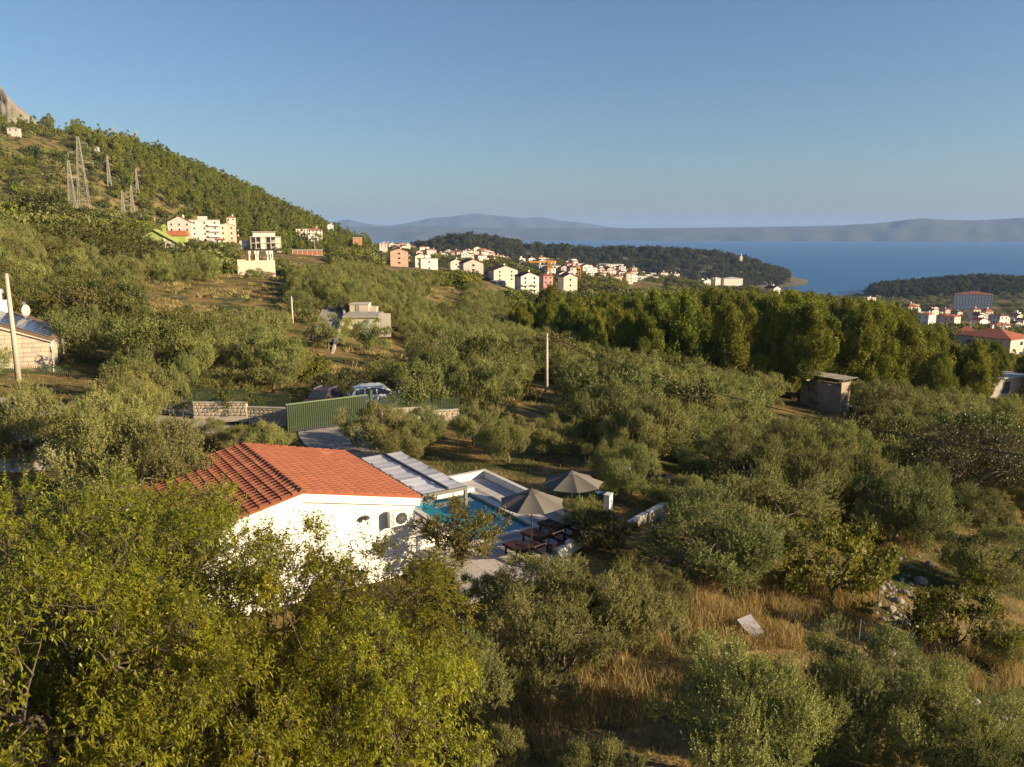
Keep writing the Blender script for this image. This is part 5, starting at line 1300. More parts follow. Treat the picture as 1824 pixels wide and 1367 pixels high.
def grow(name, seed, H, R, trunk_h, limbs, nclump, clump_r, nshoot, shoot_l, nleaf, L, W, lmat, bmat, up=.9, out=.8, zc=.58, az=.45, zmin=.22, kind='diamond', trunk_r=.14, leaf_ang=1.25, shell=(.5, 1.0), lobed=.25, droop=.6, lift=.25, lean=0.0, stems=True, flat=.8, rough=.3, cone=0.0, sprig=0.0):
    """trunk + limbs + twigs as one mesh, the leaves as another"""
    rs = np.random.RandomState(seed)
    paths = []
    top = np.array([rs.normal() * .12 + lean * trunk_h, rs.normal() * .12, trunk_h])
    tp = bent((0, 0, -.4), top, rs, .07, 5)
    paths.append((tp, np.linspace(trunk_r * 1.35, trunk_r * .85, 5)))
    c0 = np.array([lean * H * .5, 0, H * zc])
    # clump centres fill an uneven ellipsoid shell
    C = []; lob = rs.rand(6) * 2 * PI
    while len(C) < nclump:
        v = rs.normal(size=3); v /= np.linalg.norm(v)
        rad = shell[0] + (shell[1] - shell[0]) * rs.rand() ** .6
        az_ = math.atan2(v[1], v[0])
        rad *= 1 + lobed * (math.sin(2 * az_ + lob[0]) * .5 + math.sin(3 * az_ + lob[1] + v[2] * 2) * .5 + math.sin(5 * v[2] + lob[2]) * .4)
        p = c0 + v * rad * np.array([R, R, H * az]); kz = 1 - cone * (p[2] / H - .3); p[0] *= kz; p[1] *= kz
        if p[2] < H * zmin or p[2] > H * 1.02: continue
        if C and min(np.linalg.norm(p - q) for q in C) < clump_r * .55 and rs.rand() < .8: continue
        C.append(p)
    C = np.array(C)
    # limbs
    ends = []
    for i in range(limbs):
        a = 2 * PI * (i + rs.rand() * .6) / limbs
        e = np.array([math.cos(a) * R * .45, math.sin(a) * R * .45, H * (zc - .05 + rs.rand() * .18)]) + [lean * H * .4, 0, 0]
        pth = bent(top, e, rs, .10, 6, lift * .5)
        paths.append((pth, np.linspace(trunk_r * .60, trunk_r * .24, 6)))
        ends.append(pth)
    for c in C:
        best = min(((np.linalg.norm(c - q), k, j) for k, pth in enumerate(ends) for j, q in enumerate(pth[2:], 2)))
        q = ends[best[1]][best[2]]
        pth = bent(q, c, rs, .10, 5, lift * .3)
        paths.append((pth, np.linspace(trunk_r * .17, trunk_r * .05, 5)))
    # shoots stand on the outside of each clump
    ns = nclump * nshoot
    ci = np.repeat(np.arange(nclump), nshoot)
    cdir = _nrm(C - c0 + 1e-6)
    sph = _nrm(rs.normal(size=(ns, 3)) + cdir[ci] * .75 + np.array([0, 0, .35]))
    cr = clump_r * (.7 + .6 * rs.rand(nclump))[ci]
    o = C[ci] + sph * (cr * (.35 + .6 * rs.rand(ns) ** .5))[:, None] * np.array([1, 1, flat])
    outv = _nrm(o - c0 + rs.normal(size=(ns, 3)) * .15)
    D = _nrm(outv * out * .3 + sph * out * .9 + np.array([0, 0, 1.0]) * up + rs.normal(size=(ns, 3)) * rough)
    sl_ = shoot_l * (.5 + 1.0 * rs.rand(ns) ** 1.5) * (1 + sprig * (rs.rand(ns) < .12))
    if stems:
        pick = rs.permutation(ns)[:int(ns * .35)]
        for i in pick: paths.append((np.array([C[ci[i]] * .5 + o[i] * .5, o[i], o[i] + D[i] * sl_[i] * .6]), np.array([trunk_r * .055, trunk_r * .045, trunk_r * .02])))
    # leaves
    t = np.tile(np.linspace(.08, 1.0, nleaf), ns) + rs.rand(ns * nleaf) * .06
    si = np.repeat(np.arange(ns), nleaf)
    P = o[si] + D[si] * (sl_[si] * t)[:, None]
    q = _nrm(np.cross(D[si], rs.normal(size=(len(si), 3))))
    ang = leaf_ang * (1 - .40 * t)[:, None]
    LD = _nrm(D[si] * np.cos(ang) + q * np.sin(ang) * 1.2)
    LL = L * (.7 + .6 * rs.rand(len(si))) * (1 - .25 * t); WW = W * (.75 + .5 * rs.rand(len(si)))
    if kind == 'long':
        LD = _nrm(D[si] * .5 + q * .9 + np.array([0, 0, .25]))
        V, T = long_leaf_faces(P, LD, LL, WW, rs, droop * (.5 + rs.rand(len(si))))
        per = 6
    else:
        V, T = leaf_faces(P, LD, LL, WW, rs, side=sph[si] * 1.1 + rs.normal(size=(len(si), 3)) * .5); per = 4
    lv = np.clip(rs.rand(len(si)) * .55 + .45 * rs.rand(nclump)[ci[si]], 0, 1)
    bV, bT = tubes(paths)
    tm = mesh_np(name + '_trunk', bV, bT, bmat, smooth=True)
    cm = mesh_np(name + '_crown', V, T, lmat, attr=np.repeat(lv, per))
    return tm, cm, float(np.percentile(V[:, 2], 99.7)), float(np.percentile(np.hypot(V[:, 0] - lean * H * .5, V[:, 1]), 98.5))

OLEAF = leafmat('olive_leaf', (.130, .145, .032), (.325, .322, .105), (1.0, .95, .40), .22, .5, .3)
ALEAF = leafmat('almond_leaf', (.108, .125, .009), (.285, .275, .017), (1.5, 1.35, .3), .38, .45, .35)
PLEAF = leafmat('pine_needle', (.095, .118, .014), (.245, .250, .030), (1.2, 1.1, .4), .2, .6, .2)
WLEAF = leafmat('wood_needle', (.062, .068, .020), (.125, .118, .035), (1.2, 1.1, .4), .15, .6, .2)
FLEAF = leafmat('fig_leaf', (.095, .105, .018), (.20, .185, .035), (1.4, 1.3, .4), .35, .5, .3)
CLEAF = leafmat('carob_leaf', (.055, .062, .012), (.13, .125, .028), (1.1, 1.0, .4), .18, .4, .35)
MLEAF = leafmat('scrub_leaf', (.075, .078, .018), (.165, .15, .04), (1.1, 1.0, .4), .18, .55, .25)
YLEAF = leafmat('garden_leaf', (.09, .10, .018), (.20, .18, .045), (1.3, 1.2, .4), .30, .45, .35)
DLEAF = leafmat('dark_shrub_leaf', (.045, .058, .012), (.105, .115, .022), (1.1, 1.1, .4), .2, .4, .4)

# near olives: leaf by leaf
OL_A = [grow('olive', 11 + i, 3.4, 2.3, .75, 5, 46, .58, 92, .24, 14, .088, .029, OLEAF, BARKL, up=1.1, trunk_r=.14, shell=(.35, 1.0), lobed=.30, zmin=.08, sprig=1.2) for i in range(3)]
# grove olives
OL_B = [grow('grove_olive', 31 + i, 3.5, 2.4, .8, 4, 30, .70, 56, .30, 9, .15, .060, OLEAF, BARKL, up=1.0, trunk_r=.14, shell=(.4, 1.0), lobed=.34, sprig=1.0, stems=False, zmin=.08) for i in range(4)]
# far olives
OL_C = [grow('far_olive', 51 + i, 3.5, 2.5, .8, 3, 18, .95, 34, .4, 5, .32, .16, OLEAF, BARKL, up=.8, trunk_r=.15, stems=False, zmin=.12) for i in range(3)]
ALM = [grow('almond', 71 + i, 6.4, 3.9, 1.3, 6, 120, .66, 36, .30, 14, .15, .034, ALEAF, BARK, up=.65, out=1.0, rough=.5, sprig=1.3, zc=.56, az=.46, zmin=.12, kind='long', trunk_r=.17, lobed=.18, droop=.38, shell=(.35, 1.0)) for i in range(2)]
ALM.append(grow('almond', 75, 5.8, 2.7, 1.2, 5, 76, .62, 36, .30, 14, .15, .034, ALEAF, BARK, up=.65, out=1.0, rough=.5, sprig=1.3, zc=.56, az=.46, zmin=.12, kind='long', trunk_r=.14, lobed=.2, droop=.38, shell=(.35, 1.0)))
def pine(name, seed, H, R, tr):
    return grow(name, seed, H, R, H * .42, 7, 44, R * .27, 80, R * .12, 6, .38, .12, PLEAF, BARK, up=1.5, out=.8, zc=.60, az=.44, zmin=.2, trunk_r=tr, lobed=.4, shell=(.45, 1.02), stems=False, leaf_ang=1.3, lift=.1, flat=1.25, cone=(.9, 1.35, 1.1, 1.45)[seed % 4], sprig=1.5)
PIN = [pine('pine', 91 + i, 10.5, 3.6 + .3 * i, .2) for i in range(4)]
FPIN = [grow('far_pine', 111 + i, 10, 3.0, 4.0, 4, 24, 1.05, 16, .5, 5, .8, .34, PLEAF, BARK, up=.8, zc=.58, az=.44, zmin=.15, trunk_r=.2, stems=False, lobed=.3) for i in range(3)]
WPIN = [grow('wood_pine', 121 + i, 10, 3.0, 4.0, 3, 18, 1.15, 12, .5, 4, 1.2, .6, WLEAF, BARK, up=.8, zc=.58, az=.44, zmin=.15, trunk_r=.2, stems=False, lobed=.3) for i in range(3)]
FIG = [grow('fig', 131 + i, 3.0, 2.5, .4, 6, 40, .5, 24, .32, 7, .17, .12, FLEAF, BARKL, up=.9, trunk_r=.09, zmin=.15, leaf_ang=1.1, shell=(.5, 1.0)) for i in range(2)]
CAR = [grow('carob', 141, 6.2, 4.3, 1.5, 2, 70, .85, 36, .4, 10, .15, .07, CLEAF, BARKL, up=.6, zc=.66, az=.34, zmin=.36, trunk_r=.26, lobed=.2, lift=.05)]
GAR = [grow('garden_tree', 151, 3.1, 1.55, 1.0, 5, 46, .34, 34, .24, 9, .085, .06, YLEAF, BARK, up=.55, zc=.62, az=.38, zmin=.3, trunk_r=.10, lobed=.35, leaf_ang=1.1)]
LAU = [grow('laurel', 161, 2.4, 1.5, .3, 6, 40, .40, 28, .26, 10, .13, .05, YLEAF, BARK, up=.7, trunk_r=.07, zmin=.12, leaf_ang=.9)]
BUSH = [grow('scrub', 171 + i, 2.6, 2.0, .3, 4, 30, .60, 26, .3, 8, .17, .075, [MLEAF, DLEAF, MLEAF][i], BARK, up=.6, trunk_r=.08, zc=.5, az=.5, zmin=.06, stems=False, lobed=.3) for i in range(3)]
FBUSH = [grow('far_scrub', 181 + i, 3.0, 2.4, .3, 3, 18, .85, 12, .4, 4, .55, .28, [MLEAF, OLEAF, DLEAF, PLEAF][i], BARK, up=.6, trunk_r=.1, zc=.5, az=.5, zmin=.04, stems=False, lobed=.3) for i in range(4)]

RT = random.Random(77)
def plant(name, var, x, y, H, R, label, cat='tree', group=None, rz=None, z=None, trunk='trunk', crown='crown', sink=0.0):
    """one tree = an Empty at its foot with its own trunk and crown objects (mesh data shared between like trees)"""
    tm, cm, h0, r0 = var
    z = gz(x, y) if z is None else z
    e = empty(name, label, cat, (x, y, z - sink), RT.random() * 2 * PI if rz is None else rz, group)
    sr, sh_ = R / r0, H / h0
    sr = max(sr, sh_ / 1.3); sh_ = max(sh_, sr / 1.6)
    e.scale = (sr, sr, sh_)
    obj(trunk, tm, e); obj(crown, cm, e)
    return e
PLACED = []          # (x, y, r) of everything planted, so that trees keep their distance
def seen_plant(name, var, px, py_top, dist, wpx, label, cat='tree', group=None, rz=None, Hmin=1.0, Hmax=9.0):
    """a tree surveyed from the photograph: column px, top at row py_top, dist metres away, crown wpx wide"""
    p = aty(px, py_top, dist)
    z = gz(p.x, p.y)
    H = min(max(p.z - z, Hmin), Hmax)
    R = wpx * dist / FPX / 2 * 1.1
    PLACED.append((p.x, p.y, R * .8))
    return plant(name, var, p.x, p.y, H, R, label, cat, group, rz, z)

# --- foreground
seen_plant('almond_tree', ALM[0], 165, 848, 16.6, 640, 'big yellow-green almond tree filling the lower left corner', rz=.4)
seen_plant('almond_tree', ALM[2], 615, 960, 15.4, 460, 'yellow-green almond tree in front of the white villa wall, bare twigs below', rz=2.1)
seen_plant('almond_tree', ALM[1], 60, 930, 12.6, 560, 'yellow-green almond tree cut by the left picture edge, nearest the camera', rz=3.6)
seen_plant('almond_tree', ALM[2], 425, 895, 15.6, 440, 'yellow-green almond tree between the big one and the one before the wall', rz=5.2)
seen_plant('almond_tree', ALM[2], 660, 1075, 13.4, 330, 'low almond tree at the right end of the almond row', rz=1.2)
seen_plant('almond_tree', ALM[2], 330, 1090, 12.0, 420, 'low almond tree in front, filling the bottom of the picture', rz=4.4)
seen_plant('olive_tree', OL_A[1], 872, 1022, 24.6, 140, 'olive tree hiding the front corner of the terrace', rz=1.0)
seen_plant('shrub', BUSH[1], 775, 1008, 25.6, 120, 'dark shrub in front of the villa terrace', 'bush')
seen_plant('olive_tree', OL_A[0], 985, 1000, 22.8, 290, 'silvery olive tree just below the sun loungers', rz=1.0)
seen_plant('olive_tree', OL_A[1], 1090, 1020, 22.2, 250, 'broad silvery olive tree between the loungers and the dry grass', rz=2.0)
seen_plant('olive_tree', OL_A[2], 985, 1070, 19.8, 250, 'low dense olive tree in the centre foreground', rz=4.0)
seen_plant('olive_tree', OL_A[1], 1330, 1150, 16.4, 370, 'big silvery olive tree at the bottom, below the grey slab', rz=.3)
seen_plant('olive_tree', OL_A[0], 1585, 1120, 19.5, 260, 'spreading olive tree with bare limbs, below the stony path', rz=5.0)
seen_plant('olive_tree', OL_A[2], 1275, 890, 28.5, 270, 'tall silvery olive tree right of the garden wall end', rz=2.2)
seen_plant('olive_tree', OL_A[0], 1370, 835, 33.0, 270, 'olive tree behind the fig bush, left of the round olive', rz=3.2)
seen_plant('olive_tree', OL_A[1], 1605, 832, 37.0, 205, 'round solitary olive tree left of the forked carob', rz=1.2)
seen_plant('olive_tree', OL_A[2], 1775, 935, 33.0, 190, 'olive tree below the forked carob at the edge of the picture', rz=.2)
seen_plant('olive_tree', OL_A[0], 1690, 1195, 17.0, 190, 'olive tree lowest in the right corner, dark soil beside it', rz=2.7)
seen_plant('olive_tree', OL_A[2], 865, 1300, 15.5, 120, 'small olive top at the bottom edge right of the almond', rz=.9)
seen_plant('olive_tree', OL_A[1], 800, 1130, 18.0, 160, 'olive tree half hidden behind the right side of the almond', rz=1.9)
seen_plant('olive_tree', OL_A[1], 1075, 1325, 14.8, 110, 'small olive top at the bottom edge in the centre', rz=4.4)
seen_plant('olive_tree', OL_A[2], 1790, 1305, 15.5, 150, 'olive top cut by the bottom right corner', rz=3.3)
seen_plant('olive_tree', OL_A[0], 200, 825, 22.5, 260, 'olive tree showing grey above the left almond crown', rz=3.0)
seen_plant('olive_tree', OL_A[1], 190, 700, 34.0, 230, 'large olive tree left of the villa roof', rz=.7)
seen_plant('olive_tree', OL_A[2], 290, 760, 31.0, 130, 'narrow olive tree touching the left edge of the villa roof', rz=2.4)
seen_plant('olive_tree', OL_A[0], 40, 680, 38.0, 190, 'bushy olive tree below the concrete pole', rz=5.1)
seen_plant('olive_tree', OL_A[2], 1115, 790, 37.5, 100, 'young olive tree on the lawn behind the white pillar', rz=.4)
seen_plant('olive_tree', OL_A[1], 1037, 885, 32.2, 62, 'slender young olive beside the nearer parasol', rz=1.4)
seen_plant('olive_tree', OL_A[2], 1210, 845, 37.0, 120, 'olive tree above the upper garden wall piece', rz=.2)
seen_plant('olive_tree', OL_A[1], 1450, 790, 40.0, 170, 'olive tree left behind the round solitary olive', rz=3.4)
seen_plant('olive_tree', OL_A[0], 1300, 775, 43.0, 190, 'wide olive tree right of the long weathered garden wall', rz=2.4)
seen_plant('olive_tree', OL_A[2], 1200, 770, 49.0, 130, 'olive tree over the middle of the weathered garden wall', rz=1.1)
seen_plant('olive_tree', OL_A[1], 1180, 1010, 25.0, 130, 'olive tree on the bank left of the dry grass', rz=.6)
seen_plant('olive_tree', OL_A[2], 1480, 1180, 17.5, 190, 'olive tree between the big bottom olive and the bare limbed one', rz=.6)
seen_plant('olive_tree', OL_A[0], 1660, 880, 38.0, 110, 'olive tree tucked between round olive and carob', rz=.1)
seen_plant('olive_tree', OL_A[1], 1800, 1110, 25.0, 120, 'olive tree behind the rounded fig at the picture edge', rz=5.5)
seen_plant('fig_tree', FIG[0], 1490, 935, 29.0, 220, 'sprawling fig tree with big yellow-green leaves above the dry grass', rz=0)
seen_plant('fig_tree', FIG[1], 1720, 1035, 25.5, 190, 'rounded fig tree right of the stony path', rz=1.0)
seen_plant('carob_tree', CAR[0], 1735, 765, 46.0, 270, 'dark carob tree with a forked trunk at the picture edge', rz=PI * .52)
seen_plant('garden_tree', GAR[0], 826, 893, 28.2, 165, 'small leafy fruit tree at the corner of the villa, casting shade on its wall', rz=.8)
seen_plant('laurel_bush', LAU[0], 1075, 915, 31.0, 135, 'bright leafy bush right of the sun loungers', 'bush', rz=2.0)
seen_plant('laurel_bush', LAU[0], 1130, 985, 27.0, 100, 'leafy bush on the bank below the garden wall', 'bush', rz=4.0)
seen_plant('olive_tree', OL_B[1], 140, 545, 69, 110, 'olive tree casting its shade on the corner of the stone house', rz=.5)
seen_plant('olive_tree', OL_B[0], 583, 560, 87, 80, 'olive tree with pale trunks in front of the road parapet', rz=.5)
seen_plant('olive_tree', OL_B[2], 655, 566, 90, 80, 'olive tree in front of the flat roofed garage', rz=1.5)
seen_plant('shrub', BUSH[0], 561, 530, 112, 34, 'bright green shrub on the left edge of the road bend', 'bush')
seen_plant('olive_tree', OL_B[3], 450, 500, 150, 48, 'small olive tree alone on the dry clearing, lower one', rz=.2)
seen_plant('olive_tree', OL_B[0], 385, 482, 160, 70, 'olive tree at the left side of the dry clearing', rz=1.2)
seen_plant('olive_tree', OL_B[1], 470, 490, 158, 40, 'small olive tree alone on the dry clearing, upper one', rz=2.2)
seen_plant('scrub_tree', BUSH[0], 275, 425, 165, 90, 'yellowish green bushy tree left of the retaining wall', rz=2.2)
seen_plant('scrub_tree', BUSH[1], 350, 430, 175, 100, 'broad dark green tree between green house and retaining wall', rz=.2)
for px, py, d, w, k, lab in ((790, 545, 138, 85, 0, 'bright yellow-green broadleaf tree at the left end of the pine belt'), (690, 508, 168, 85, 1, 'dark oak right of the garage on the far terraces'), (645, 497, 195, 60, 1, 'dark oak above the garage roof'), (82, 335, 190, 85, 1, 'tall dark oak below the tall pylons'), (165, 392, 140, 150, 0, 'broad olive brown oak in front of the pylon feet'), (225, 420, 130, 130, 2, 'broad yellowish oak left of the green house'), (60, 440, 115, 130, 0, 'broad oak on the slope above the stone house chimney'), (115, 455, 105, 110, 1, 'dark oak behind the satellite dish'), (740, 560, 120, 70, 2, 'bushy tree between the garage and the olive field')):
    seen_plant('oak_tree', BUSH[k], px, py, d, w, lab, group='oaks on the slopes', Hmax=12)
# --- round the gate and the garden
GR1 = 'olive trees round the driveway and garden'
for px, py, d, w, lab in ((375, 745, 44, 110, 'olive tree behind the villa ridge, in front of the stone plinth'), (470, 752, 42, 120, 'olive tree between the villa roof and the green gate'),
                          (665, 715, 45, 120, 'olive tree in front of the right end of the green gate'), (755, 722, 46, 105, 'olive tree with a pale bent trunk above the pergola'),
                          (720, 765, 42.5, 110, 'low olive directly behind the white pergola'), (845, 715, 47, 85, 'olive tree on the grass right of the driveway'), (905, 742, 43.5, 95, 'thin olive tree with pale stems above the parapet'),
                          (742, 648, 53.6, 105, 'olive tree hiding the front of the white car'), (700, 640, 66, 110, 'olive tree just behind the white car roof'), (485, 640, 60, 110, 'olive with a slanting trunk left of the dark red car'),
                          (420, 645, 62, 100, 'olive tree above the left end of the green fence'), (985, 738, 45.5, 105, 'olive tree at the foot of the central concrete pole'), (1080, 785, 41, 90, 'olive tree behind the farther parasol')):
    seen_plant('olive_tree', OL_A[len(lab) % 3] if d < 50 else OL_B[len(lab) % 4], px, py, d, w, lab, group=GR1)
for px, py, d, w, lab in ((575, 665, 57.5, 70, 'dark shrub with red flowers behind the green gate'), (615, 660, 60, 90, 'dark evergreen shrub between the two parked cars'), (430, 685, 51.5, 50, 'bright green shrub growing over the green fence'), (370, 672, 55, 80, 'yellowish flowering shrub above the left fence')):
    seen_plant('shrub', BUSH[1] if 'dark' in lab else BUSH[0], px, py, d, w, lab, 'bush', 'shrubs behind the green fence')
# ------------------------------------------------------------------ groves, pines, scrub
KEEP = [  # picture areas (photo pixels) where a tree's crown must not stand in front of something built: (x0, y0, x1, y1, nearer than metres)
 (315, 785, 755, 1010, 40), (630, 800, 1030, 1000, 44), (1030, 835, 1240, 945, 44), (500, 700, 830, 800, 58), (335, 695, 510, 760, 52), (540, 665, 735, 720, 57),
 (0, 485, 125, 690, 66), (570, 520, 690, 605, 112), (600, 600, 720, 660, 95), (960, 590, 985, 735, 80), (1408, 662, 1532, 738, 95), (515, 520, 530, 590, 100),
 (420, 435, 495, 495, 190), (245, 400, 325, 440, 240), (395, 490, 500, 545, 175), (270, 505, 420, 545, 150), (690, 440, 1040, 475, 380), (770, 510, 820, 535, 270),
 (1240, 1050, 1560, 1160, 60), (1560, 950, 1680, 1180, 60), (840, 1170, 1220, 1367, 60), (790, 780, 960, 840, 44), (1690, 575, 1824, 603, 290), (1772, 660, 1824, 690, 135), (295, 385, 430, 430, 425), (430, 408, 505, 460, 395), (518, 440, 580, 470, 425), (525,400,580,425,600),
 (690, 445, 870, 480, 560), (860, 470, 1035, 515, 430), (1120, 488, 1180, 512, 800), (1265, 490, 1325, 508, 1400), (1690, 515, 1780, 550, 1100), (1640,500,1824,575,700)]
def clear(x, y, z, H, R):
    """True when the crown does not cover anything that the photograph leaves open"""
    w = y
    cx, cy1 = project(x, y, z + H); _, cy0 = project(x, y, z + H * .06)
    rp = R * FPX / w * .9
    for (a, b, c, d, dist) in KEEP:
        if y < dist and cx + rp > a and cx - rp < c and cy0 > b and cy1 < d: return False
    return True
def free(x, y, r):
    return all((x - a) ** 2 + (y - b) ** 2 > (r + c) ** 2 * .72 for a, b, c in PLACED if abs(x - a) < 9 and abs(y - b) < 9)
def in_view(x, y, z, m=70):
    px, py = project(x, y, z)
    return -m < px < 1824 + m and py < 1500
def villa_local(x, y):
    return ((x - VO.x) * math.cos(VA) + (y - VO.y) * math.sin(VA), -(x - VO.x) * math.sin(VA) + (y - VO.y) * math.cos(VA))
def forbidden(x, y):
    lx, ly = villa_local(x, y)
    if -10.5 < lx < 10.5 and -4.5 < ly < 10.5: return True                       # villa, terrace and lawn
    if 10 < lx < 15 and -1.5 < ly < 5: return True
    if -19 < x < -5 and 40 < y < 62 and not (x > -8 and y < 47): return True      # drive and car park
    if -46 < x < -36 and 58 < y < 76: return True
    if rp1.x - 3 < x < rp1.x + 15 and 164 < y < 186: return True            # open ground before the retaining wall
    if -36 < x < -27 and 55 < y < 63.5: return True                       # light on the stone house
    if -20 < x < -8 and 88 < y < 106: return True                        # garage yard
    return False
RG = random.Random(2024)
def pine_zone(x, y):
    """belt of pines right of the centre"""
    px, py = project(x, y, gz(x, y))
    return y > 96 + max(0, (px - 1450)) * .02 and px > 900 + (y < 140) * (60 + (140 - y) * 2.2)
cand = []
for i in range(-80, 116):
    for j in range(0, 80):
        s = 3.2
        y = 40 + j * s * .86; x = (i + .5 * (j % 2)) * s
        x += RG.uniform(-1.3, 1.3); y += RG.uniform(-1.3, 1.3)
        if abs(x) < y * .75 + 8: cand.append((x, y))
ca = np.array(cand); zs = ground(ca[:, 0], ca[:, 1])
order = np.argsort(ca[:, 1])
GROVE = []; SCRUB_PTS = []; PINES = []
for k in order:
    x, y = ca[k]; z = zs[k]
    if not in_view(x, y, z) or forbidden(x, y): continue
    px, py = project(x, y, z)
    if pine_zone(x, y):
        continue
    H = RG.uniform(2.9, 4.6); R = H * RG.uniform(.46, .60)
    if y > 135 and px < 700 and RG.random() < .25: continue
    if y > 150 and px > 560 and px < 900 and RG.random() < .15: continue
    if not free(x, y, R * .55): continue
    if not clear(x, y, z, H, R): 
        if RG.random() < .75 and y > 60 and clear(x, y, z, H * .42, R * .6): SCRUB_PTS.append((x, y, z, H * .42, R * .6))
        continue
    GROVE.append((x, y, z, H, R)); PLACED.append((x, y, R * .65))
n_ind = 0
def where(px, y):
    col = ('above the stone house' if px < 180 else 'left of the short road pole' if px < 500 else 'round the concrete garage' if px < 700 else 'left of the central pole' if px < 960 else
           'just right of the central pole' if px < 1130 else 'midway between central pole and tower shed' if px < 1290 else 'left of the tower shed' if px < 1420 else 'round the tower shed' if px < 1540 else 'between tower shed and carob' if px < 1700 else 'at the right picture edge')
    row = 'nearest rows of the grove' if y < 60 else 'second rows of the grove' if y < 75 else 'middle rows of the grove' if y < 92 else 'back rows of the grove' if y < 125 else 'farthest rows of the grove'
    return col, row
rest_olive = []
for (x, y, z, H, R) in GROVE:
    px, py = project(x, y, z)
    if n_ind < 285:
        col, row = where(px, y); q = RG.random()
        v = OL_A[RG.randrange(3)] if y < 50 else (OL_B[RG.randrange(4)] if y < 120 else OL_C[RG.randrange(3)])
        if (px < 330 and q < .4 and y > 62) or q < .07:
            k = RG.randrange(3)
            plant('scrub_tree', BUSH[k], x, y, H * 1.15, R * 1.05, ('dark' if k == 1 else 'green') + ' bushy evergreen ' + col + ', ' + row, 'tree', 'bushy evergreens ' + col, z=z)
        else:
            size = 'tall' if H > 4.1 else 'low' if H < 3.4 else 'rounded'
            plant('olive_tree', v, x, y, H, R, size + ' olive tree ' + col + ', ' + row, 'tree', 'olive trees ' + col, z=z)
        n_ind += 1
    else: rest_olive.append((x, y, z, H, R))
# pines: individuals
PG = 'pines standing out of the belt'
pc = []
for i in range(-26, 80):
    for j in range(0, 54):
        s = 5.2
        y = 96 + j * s * .86; x = (i + .5 * (j % 2)) * s
        x += RG.uniform(-2, 2); y += RG.uniform(-2, 2)
        pc.append((x, y))
pc.sort(key=lambda p: p[1])
npine = 0; rest_pine = []
for (x, y) in pc:
    z = gz(x, y)
    if not in_view(x, y, z) or not pine_zone(x, y): continue
    px, _ = project(x, y, z)
    lim = np.interp(px, [900, 1000, 1150, 1300, 1450, 1600, 1700, 1824], [548, 535, 528, 515, 512, 545, 590, 640])   # skyline of the belt in the photo
    topz = CAM_H + ray(px, lim + RG.uniform(-10, 30))[2] * y
    H = min(RG.uniform(7.0, 14.0), topz - z)
    if H < 3.5: continue
    R = H * RG.uniform(.19, .31)
    if not clear(x, y, z, H, R * .7) or not free(x, y, R * .4): continue
    if npine < 230:
        plant('pine_tree', PIN[RG.randrange(4)], x, y, H, R, ('tall' if H > 10.5 else 'low' if H < 8 else 'middling') + ' pine of the belt, ' + ('front row' if y < 118 else 'second row' if y < 140 else 'third row' if y < 170 else 'back row') + ', ' + where(px, y)[0], 'tree', 'pines of the belt ' + where(px, y)[0], z=z); npine += 1
    else: rest_pine.append((x, y, z, H, R))
    PLACED.append((x, y, R * .5))
for (px, py, d, w, lab) in ((1590, 575, 112, 190, 'tall pine with bare dark limbs behind the tower shed'), (1660, 600, 118, 150, 'bright leaning pine right of the tower shed'), (1265, 565, 118, 110, 'bright yellow-green pine above the middle of the grove'), (1110, 575, 128, 90, 'bright young pine beside the central pole'), (1450, 545, 120, 170, 'big rounded pine behind the tower shed, left of the bare one'), (980, 508, 210, 70, 'pine standing in front of the cream town house')):
    seen_plant('pine_tree', PIN[len(lab) % 4], px, py, d, w, lab, group=PG, Hmax=14)

